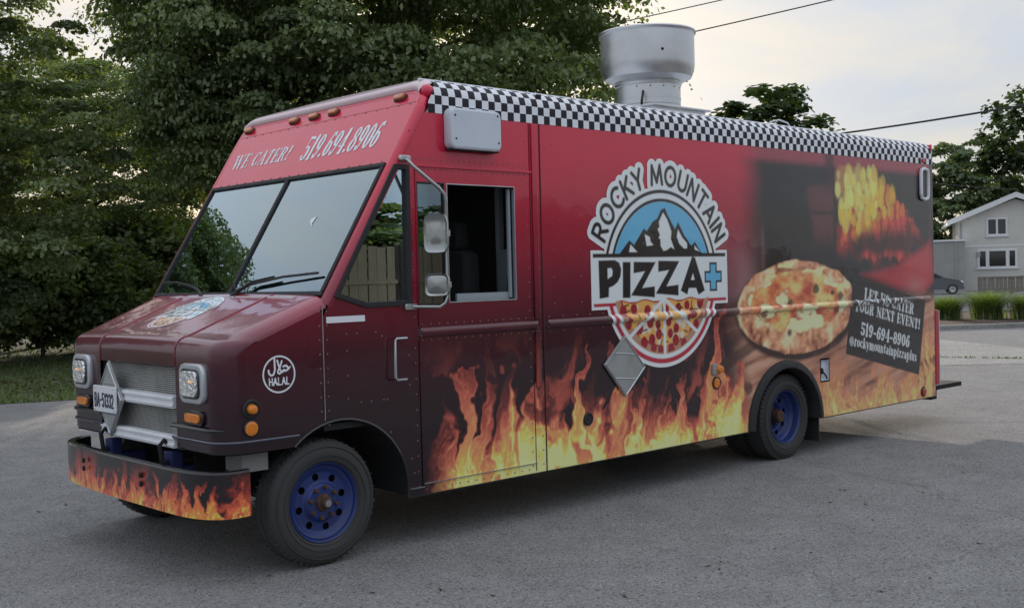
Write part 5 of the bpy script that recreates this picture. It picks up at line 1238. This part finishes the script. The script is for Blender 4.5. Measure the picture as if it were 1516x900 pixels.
# far side and tail (seen through the windows)
def far_sdf(x, z):
    d = np.maximum(rect_sdf(x, z, -.960, 7.19, .342, 2.946), pillar_sdf(x, z)); d = np.maximum(d, -arch_f(x, z)); d = np.maximum(d, -arch_r(x, z))
    d = np.maximum(d, -poly_sdf(x, z, QW)); return np.maximum(d, -rect_sdf(x, z, -.185, .73, 1.64, 2.466))
sheet('plain_side', far_sdf, -.960, 7.19, .340, 2.948, .035, side(WD), VINYL, truck, background)
MB().prism(QW, (0, .006), lambda a, b, c: (a, WD - .012 - c, b)).build('quarter_pane', GLASS2, truck)
MB().box(-.185, .73, WD - .016, WD - .010, 1.64, 2.466).build('door_pane', GLASS2, truck)
o = MB().box(7.17, 7.19, .002, WD - .002, .345, 3.17).build('tail_wall', VINYL, truck); colour(o, background)
MB().box(7.19, 7.275, -.012, .22, .47, 1.31).build('tail_door_panel', REDP, truck, bevel=.008)
MB().box(7.273, 7.287, -.010, .0, .48, 1.305).build('tail_panel_edge', mat('pale_edge', (.5, .62, .62), .4), truck)
rb = MB().box(7.02, 7.30, .10, WD - .10, .36, .44).build('rear_bumper', UNDER, truck, bevel=.01)
MB().box(7.20, 7.92, .04, .85, .395, .445).box(7.20, 7.34, .06, .22, .30, .42).box(7.24, 7.38, .08, .20, .285, .33).build('step_plate', UNDER, truck, bevel=.006)
# underbody
MB().box(-.25, 7.1, .55, WD - .55, .42, .60).box(-1.6, -.2, .78, .92, .52, .66).box(-1.6, -.2, WD - .92, WD - .78, .52, .66).build('chassis_frame', UNDER, truck)
MB().box(-.96, 7.17, .01, WD - .01, .96, .985).build('floor_pan', UNDER, truck)
MB().box(-.30, 3.5, .05, .08, .37, .95).box(4.9, 7.1, .05, .08, .37, .69).box(-.31, -.28, .03, .75, .36, .95).box(-1.55, -.3, .60, .62, .45, 1.0).build('inner_skirt', UNDER, truck)  # dark panels added inside the body to block light
MB().box(-1.50, -1.32, .10, .30, .66, .78).build('fender_brace', mat('pale_primer', (.24, .24, .23), .6), truck)
MB().box(-1.50, -.35, .03, .7, .925, .94).build('front_liner', UNDER, truck)  # added plate so that no light leaks in over the front wheel
# ---- wheels
def wheel(x, y, sgn, rear):
    RM = Euler((math.pi / 2, 0, 0)).to_matrix().to_4x4() if sgn < 0 else Euler((-math.pi / 2, 0, 0)).to_matrix().to_4x4()
    M = Matrix.Translation((x, y, .4035)) @ RM
    dish = -.135 if rear else -.055
    def place(a, b):
        r = np.hypot(a, b); h = dish + (-.045 if rear else .03) * sstep(.135, .105, r) + (.03 if not rear else .06) * sstep(.185, .235, r)
        P = np.stack([a, b, h, np.ones_like(a)]); Q = np.array(M) @ P; return (Q[0], Q[1], Q[2])
    holes = [(.165 * math.cos(R(45 * k + 12)), .165 * math.sin(R(45 * k + 12))) for k in range(8)]
    def sdf(a, b):
        d = np.hypot(a, b) - .232
        for hx, hy in holes: d = np.maximum(d, -(np.hypot(a - hx, b - hy) - .024))
        return np.maximum(d, .05 - np.hypot(a, b))
    w = sheet('wheel', sdf, -.24, .24, -.24, .24, .008, place, BLUEP, truck, None, True)
    MB().lathe([(.228, dish - .03), (.232, dish + .03), (.238, -.03), (.243, -.012), (.252, -.004), (.258, -.012), (.255, -.05), (.24, -.2)], M, 48).build('rim', BLUEP, w)
    for off in ([0, -.27] if rear else [0]):
        Mo = M @ Matrix.Translation((0, 0, off))
        t = MB().lathe([(.250, -.03), (.258, -.008), (.28, .004), (.31, .012), (.345, .008), (.375, -.008), (.392, -.022), (.400, -.04), (.4035, -.06), (.4035, -.10), (.398, -.102), (.398, -.112), (.4035, -.114), (.4035, -.16), (.396, -.185), (.34, -.215), (.25, -.20)], Mo, 64)
        for k in range(56 if rear else 72):                       # shoulder lugs
            a = 2 * math.pi * k / 56; ML = Mo @ Matrix.Rotation(a, 4, 'Z')
            t.box(.383, .4075 if rear else .4045, -.009 if rear else -.005, .009 if rear else .005, -.062, -.016 if rear else -.022, ML); t.box(.383, .4075 if rear else .4045, -.009 if rear else -.005, .009 if rear else .005, -.20, -.155, ML)
        t.lathe([(.300, .013), (.303, .017), (.306, .013)], Mo, 64).lathe([(.352, .008), (.356, .012), (.360, .006)], Mo, 64).lathe([(.268, .001), (.272, .006), (.276, .004)], Mo, 64)
        t.build('tyre', TYRE, w)
    hb = [(.0, .035), (.028, .034), (.034, .03), (.034, .0), (.052, -.004), (.060, -.03), (.085, -.05), (.09, dish + .03)] if not rear else [(0, -.05), (.05, -.05), (.06, -.06), (.06, dish - .02), (.09, dish - .045)]
    MB().lathe(hb, M, 20).build('hub', RUST, w)
    if not rear: MB().lathe([(0, .040), (.022, .039), (.024, .03)], M, 14).build('hub_cap', STEEL, w)
    m = MB()
    for k in range(8):
        a = R(45 * k + 34); m.lathe([(.016, 0), (.016, .022), (.011, .03), (0, .03)], M @ Matrix.Translation((.098 * math.cos(a), .098 * math.sin(a), dish + (.03 if not rear else -.045) - .002)), 6)
    tag(m.build('lug_nuts', RUST, w), kind='stuff')
    MB().lathe([(.0, dish - .06), (.22, dish - .06)], M, 24).build('brake_drum', UNDER, w)
for (x, rear) in ((-.955, False), (4.275, True)):
    wheel(x, .035 if not rear else .055, -1, rear); wheel(x, WD - .035, 1, rear)
MB().tube([(4.275, .3, .40), (4.275, WD - .3, .40)], .07, 10).tube([(-.955, .25, .38), (-.955, WD - .25, .38)], .05, 10).build('axle', UNDER, truck)
# rear wheel arch flare
m = MB(); V = []; A = [i * 5 for i in range(37)]
pts = [(4.205 + .615, .345)] + [(4.205 + .615 * math.cos(R(a)), .345 + .600 * math.sin(R(a))) for a in A] + [(4.205 - .615, .345)]
for (x, z) in pts:
    dx_, dz_ = x - 4.205, max(z - .345, 0); l = math.hypot(dx_, dz_); ux, uz = dx_ / l, dz_ / l
    for (q, yy) in ((.012, .0), (.010, -.016), (-.02, -.034), (-.062, -.036), (-.07, -.02), (-.072, .12)): V.append((x + ux * q, yy, z + uz * q))
n = len(pts); m.add(V, [(i * 6 + j, i * 6 + j + 1, (i + 1) * 6 + j + 1, (i + 1) * 6 + j) for i in range(n - 1) for j in range(5)], True)
m.build('wheel_arch_flare', RUBBER, truck)
m = MB()
for i in range(13):
    a0, a1 = R(i * 180 / 13), R((i + 1) * 180 / 13); q = lambda a, y: (4.205 + .60 * math.cos(a), y, .36 + .58 * math.sin(a))
    m.add([q(a0, .1), q(a1, .1), q(a1, .8), q(a0, .8)], [(0, 1, 2, 3)], True)
m.box(3.6, 4.8, .8, .82, .35, .97).build('rear_liner', UNDER, truck)  # dark liner added to keep light from leaking through the rear well
m = MB()
for i in range(11):
    a0, a1 = R(-4 + i * 140 / 11), R(-4 + (i + 1) * 140 / 11); q = lambda a, y: (-.84 + .53 * math.cos(a), y, .40 + .53 * math.sin(a))
    m.add([q(a0, .0), q(a1, .0), q(a1, .65), q(a0, .65)], [(0, 1, 2, 3)], True)
m.build('front_arch_liner', UNDER, truck)  # dark half shell added against light leaking through the front arch
MB().tube([(-.84 + .525 * math.cos(R(a)), -.003, .40 + .525 * math.sin(R(a))) for a in range(-6, 133, 6)], .008, 6).build('arch_lip', PAINT_DARK, truck)
MB().box(4.80, 4.815, .03, .52, .11, .42).build('mud_flap', RUBBER, truck)
# ---- mirrors
def dome(mb, c, w, h, d, flip=1):
    V = []; prof = [(1, 0), (1, .018), (.95, .034), (.8, d * .8), (.45, d), (.12, d * 1.06)]
    for k, o_ in prof:
        for i in range(24):
            a = 2 * math.pi * i / 24; ca, sa = math.cos(a), math.sin(a); ex = .42
            V.append((c[0] - o_, c[1] + flip * k * w / 2 * math.copysign(abs(ca) ** ex, ca), c[2] + k * h / 2 * math.copysign(abs(sa) ** ex, sa)))
    F = [(k * 24 + i, k * 24 + (i + 1) % 24, (k + 1) * 24 + (i + 1) % 24, (k + 1) * 24 + i) for k in range(len(prof) - 1) for i in range(24)]
    return mb.add(V, F + [tuple(range(24)), tuple(len(V) - 24 + i for i in range(24))], True)
def mirror(yf):
    Y = lambda p: (p[0], yf(p[1]), p[2])
    raw = [(-.283, .0, 2.622), (-.30, -.07, 2.605), (-.28, -.10, 2.56), (-.13, -.19, 2.41), (-.10, -.20, 2.37), (-.089, -.2, 2.31), (-.091, -.2, 2.0), (-.093, -.2, 1.69), (-.105, -.19, 1.645), (-.135, -.17, 1.620), (-.2, -.08, 1.622), (-.266, 0.0, 1.626)]
    a = MB().tube([Y(p) for p in raw], .0125, 10).build('mirror_arm', CHROME, truck)
    MB().rbox(-.33, -.24, *sorted((yf(0), yf(-.03))), 2.60, 2.64, .012).rbox(-.32, -.22, *sorted((yf(0), yf(-.03))), 1.605, 1.645, .012).build('arm_bracket', STEEL, a)
    for (zc, h) in ((2.112, .270), (1.768, .155)):
        mb_ = dome(MB(), (0, 0, 0), .172, h, .030); rr_ = R(34) * (1 if yf(-1) < 0 else -1); mb_.v = [tuple(Matrix.Translation((-.125, yf(-.14), zc)) @ Matrix.Rotation(rr_, 4, 'Z') @ Vector(p)) for p in mb_.v]
        mm = mb_.build('mirror_head', CHROME, truck)
        MB().box(.001, .005, -.075, .075, -h / 2 + .012, h / 2 - .012, Matrix.Translation((-.125, yf(-.14), zc)) @ Matrix.Rotation(rr_, 4, 'Z')).build('mirror_glass', mat('mirror_glass', (.8, .82, .84), .02, 1.0), mm)
        MB().box(-.115, -.07, *sorted((yf(-.215), yf(-.185))), zc - .02, zc + .02).build('mirror_clamp', STEEL, mm)
mirror(lambda y: y); mirror(lambda y: WD - y)
# ---- wipers
for (P, blade) in (([(1.566, -.02), (1.62, .02), (1.722, .066), (1.90, .105)], [(1.86, .098), (2.36, .135)]), ([(1.157, -.02), (1.12, .03), (.957, .118), (.70, .155)], [(.98, .098), (.19, .180)])):
    a = MB().tube([FP(y, s_, .035) for y, s_ in P], .011, 6, radii=[.018, .015, .011, .008]).build('wiper_arm', RUBBER, truck)
    MB().tube([FP(blade[0][0], blade[0][1], .030), FP((blade[0][0] + blade[1][0]) / 2, (blade[0][1] + blade[1][1]) / 2 + .012, .036), FP(*blade[1], .026)], .009, 5).build('wiper_blade', RUBBER, a)
MB().tube([FP(1.14, 0, .03), FP(1.22, .05, .05), FP(1.16, .10, .06), FP(1.06, .02, .06), FP(1.05, -.05, .05), FP(1.10, -.06, .02)], .005, 5).build('washer_hose', RUBBER, truck)
MB().prism([(.60, .66), (.62, .60), (.59, .57), (.65, .61), (.66, .64)], (0, .002), lambda y, s_, d: FP(y, s_, d)).build('windscreen_sticker', WHITEV, truck)
# ---- rivets
m = MB()
def rivet(p, nrm='y', r=.0066):
    Mx = Matrix.Translation(p) @ (Euler((math.pi / 2, 0, 0)).to_matrix().to_4x4() if nrm == 'y' else Matrix(((0, .5257, -.8506, 0), (1, 0, 0, 0), (0, .8506, .5257, 0), (0, 0, 0, 1))))
    m.lathe([(r, 0), (r * .7, r * .45), (0, r * .6)], Mx, 6)
for i in range(21): rivet((-.17 + i * .053, -.001, 2.555)); rivet((-.17 + i * .053, -.001, 2.625))
for z in np.arange(.40, 2.9, .105):
    for x in (-.225, .855, .965): 
        if not (abs(z - 1.447) < .06): rivet((x, -.001, float(z)))
for x in np.arange(-.16, .9, .075): rivet((float(x), -.001, 1.50)); rivet((float(x), -.001, 1.395)); rivet((float(x), -.001, .375))
for x in np.arange(1.06, 7.05, .15): rivet((float(x), -.001, 1.502)); rivet((float(x), -.001, 1.392))
for z in np.arange(1.6, 2.85, .2):
    for x in (1.12, 1.42, 3.48, 4.12, 4.2, 5.3, 5.38, 6.5, 6.58): rivet((x, -.001, float(z)), 'y', .006)
for z in np.arange(.9, 1.62, .09): rivet((-.985, -.001, float(z))); rivet((-.93, -.001, float(z)))
for (x, z) in ((-.78, 1.47), (-.7, 1.47), (-.78, 1.36), (-.78, 1.2), (-.78, 1.05), (-.55, 1.47), (-.5, 1.44), (-.6, 1.02), (-.68, 1.02), (-.5, 1.02), (-.47, 1.02), (-.28, 1.3), (-.28, 1.1), (-.45, .8), (-.28, .6), (-.26, .5)): rivet((x, -.001, z))
for y in np.arange(.12, 2.45, .13): rivet(FP(float(y), 1.545, .001), 'f'); rivet(FP(float(y), 1.065, .001), 'f')
tag(m.build('rivets', mat('rivet_heads', (.30, .15, .17), .3, .4), truck), kind='stuff')
# ---- upblast exhaust fan on the roof
FC = Matrix.Translation((3.17, .75, 0))
fan = MB().lathe([(.290, 3.30), (.290, 3.345), (.298, 3.35), (.298, 3.52), (.305, 3.525), (.310, 3.56), (.40, 3.60), (.425, 3.66), (.432, 3.72), (.432, 3.99), (.445, 4.0), (.450, 4.012), (.445, 4.024), (.430, 4.018), (.425, 3.98), (.42, 3.74), (.30, 3.62), (.0, 3.62)], FC, 64).build('exhaust_fan', ALU, truck)
MB().lathe([(.301, 3.40), (.301, 3.41), (.299, 3.41)], FC, 48).lathe([(.309, 3.548), (.316, 3.552), (.309, 3.558)], FC, 48).build('fan_bead', ALU, fan)
MB().box(2.80, 3.54, .38, 1.12, 3.225, 3.30).box(2.76, 3.58, .34, 1.16, 3.285, 3.302).build('fan_curb', ALU, fan, bevel=.004)
MB().box(2.85, 3.49, .43, 1.07, 3.15, 3.23).build('fan_base', ROOFW, fan)
m = MB()
for a in range(200, 300, 24): m.lathe([(.007, 0), (.005, .004), (0, .005)], FC @ Matrix.Translation((.298 * math.cos(R(a)), .298 * math.sin(R(a)), 3.50)) @ Euler((math.pi / 2, 0, R(a + 90))).to_matrix().to_4x4(), 8)
m.lathe([(.014, 0), (.010, .006), (0, .007)], FC @ Matrix.Translation((.433 * math.cos(R(238)), .433 * math.sin(R(238)), 3.80)) @ Euler((math.pi / 2, 0, R(238 + 90))).to_matrix().to_4x4(), 10)
tag(m.build('fan_screws', UNDER, fan), kind='stuff')
MB().tube([(2.86, .55, 3.44), (2.80, .50, 3.42), (2.78, .50, 3.34), (2.80, .52, 3.25)], .012, 6).build('fan_cable', RUBBER, fan)
MB().tube([(4.45, .35, 3.19), (4.55, .35, 3.27), (4.7, .35, 3.30), (4.85, .35, 3.28), (4.95, .35, 3.19)], .008, 6).build('roof_hoop', STEEL, truck)
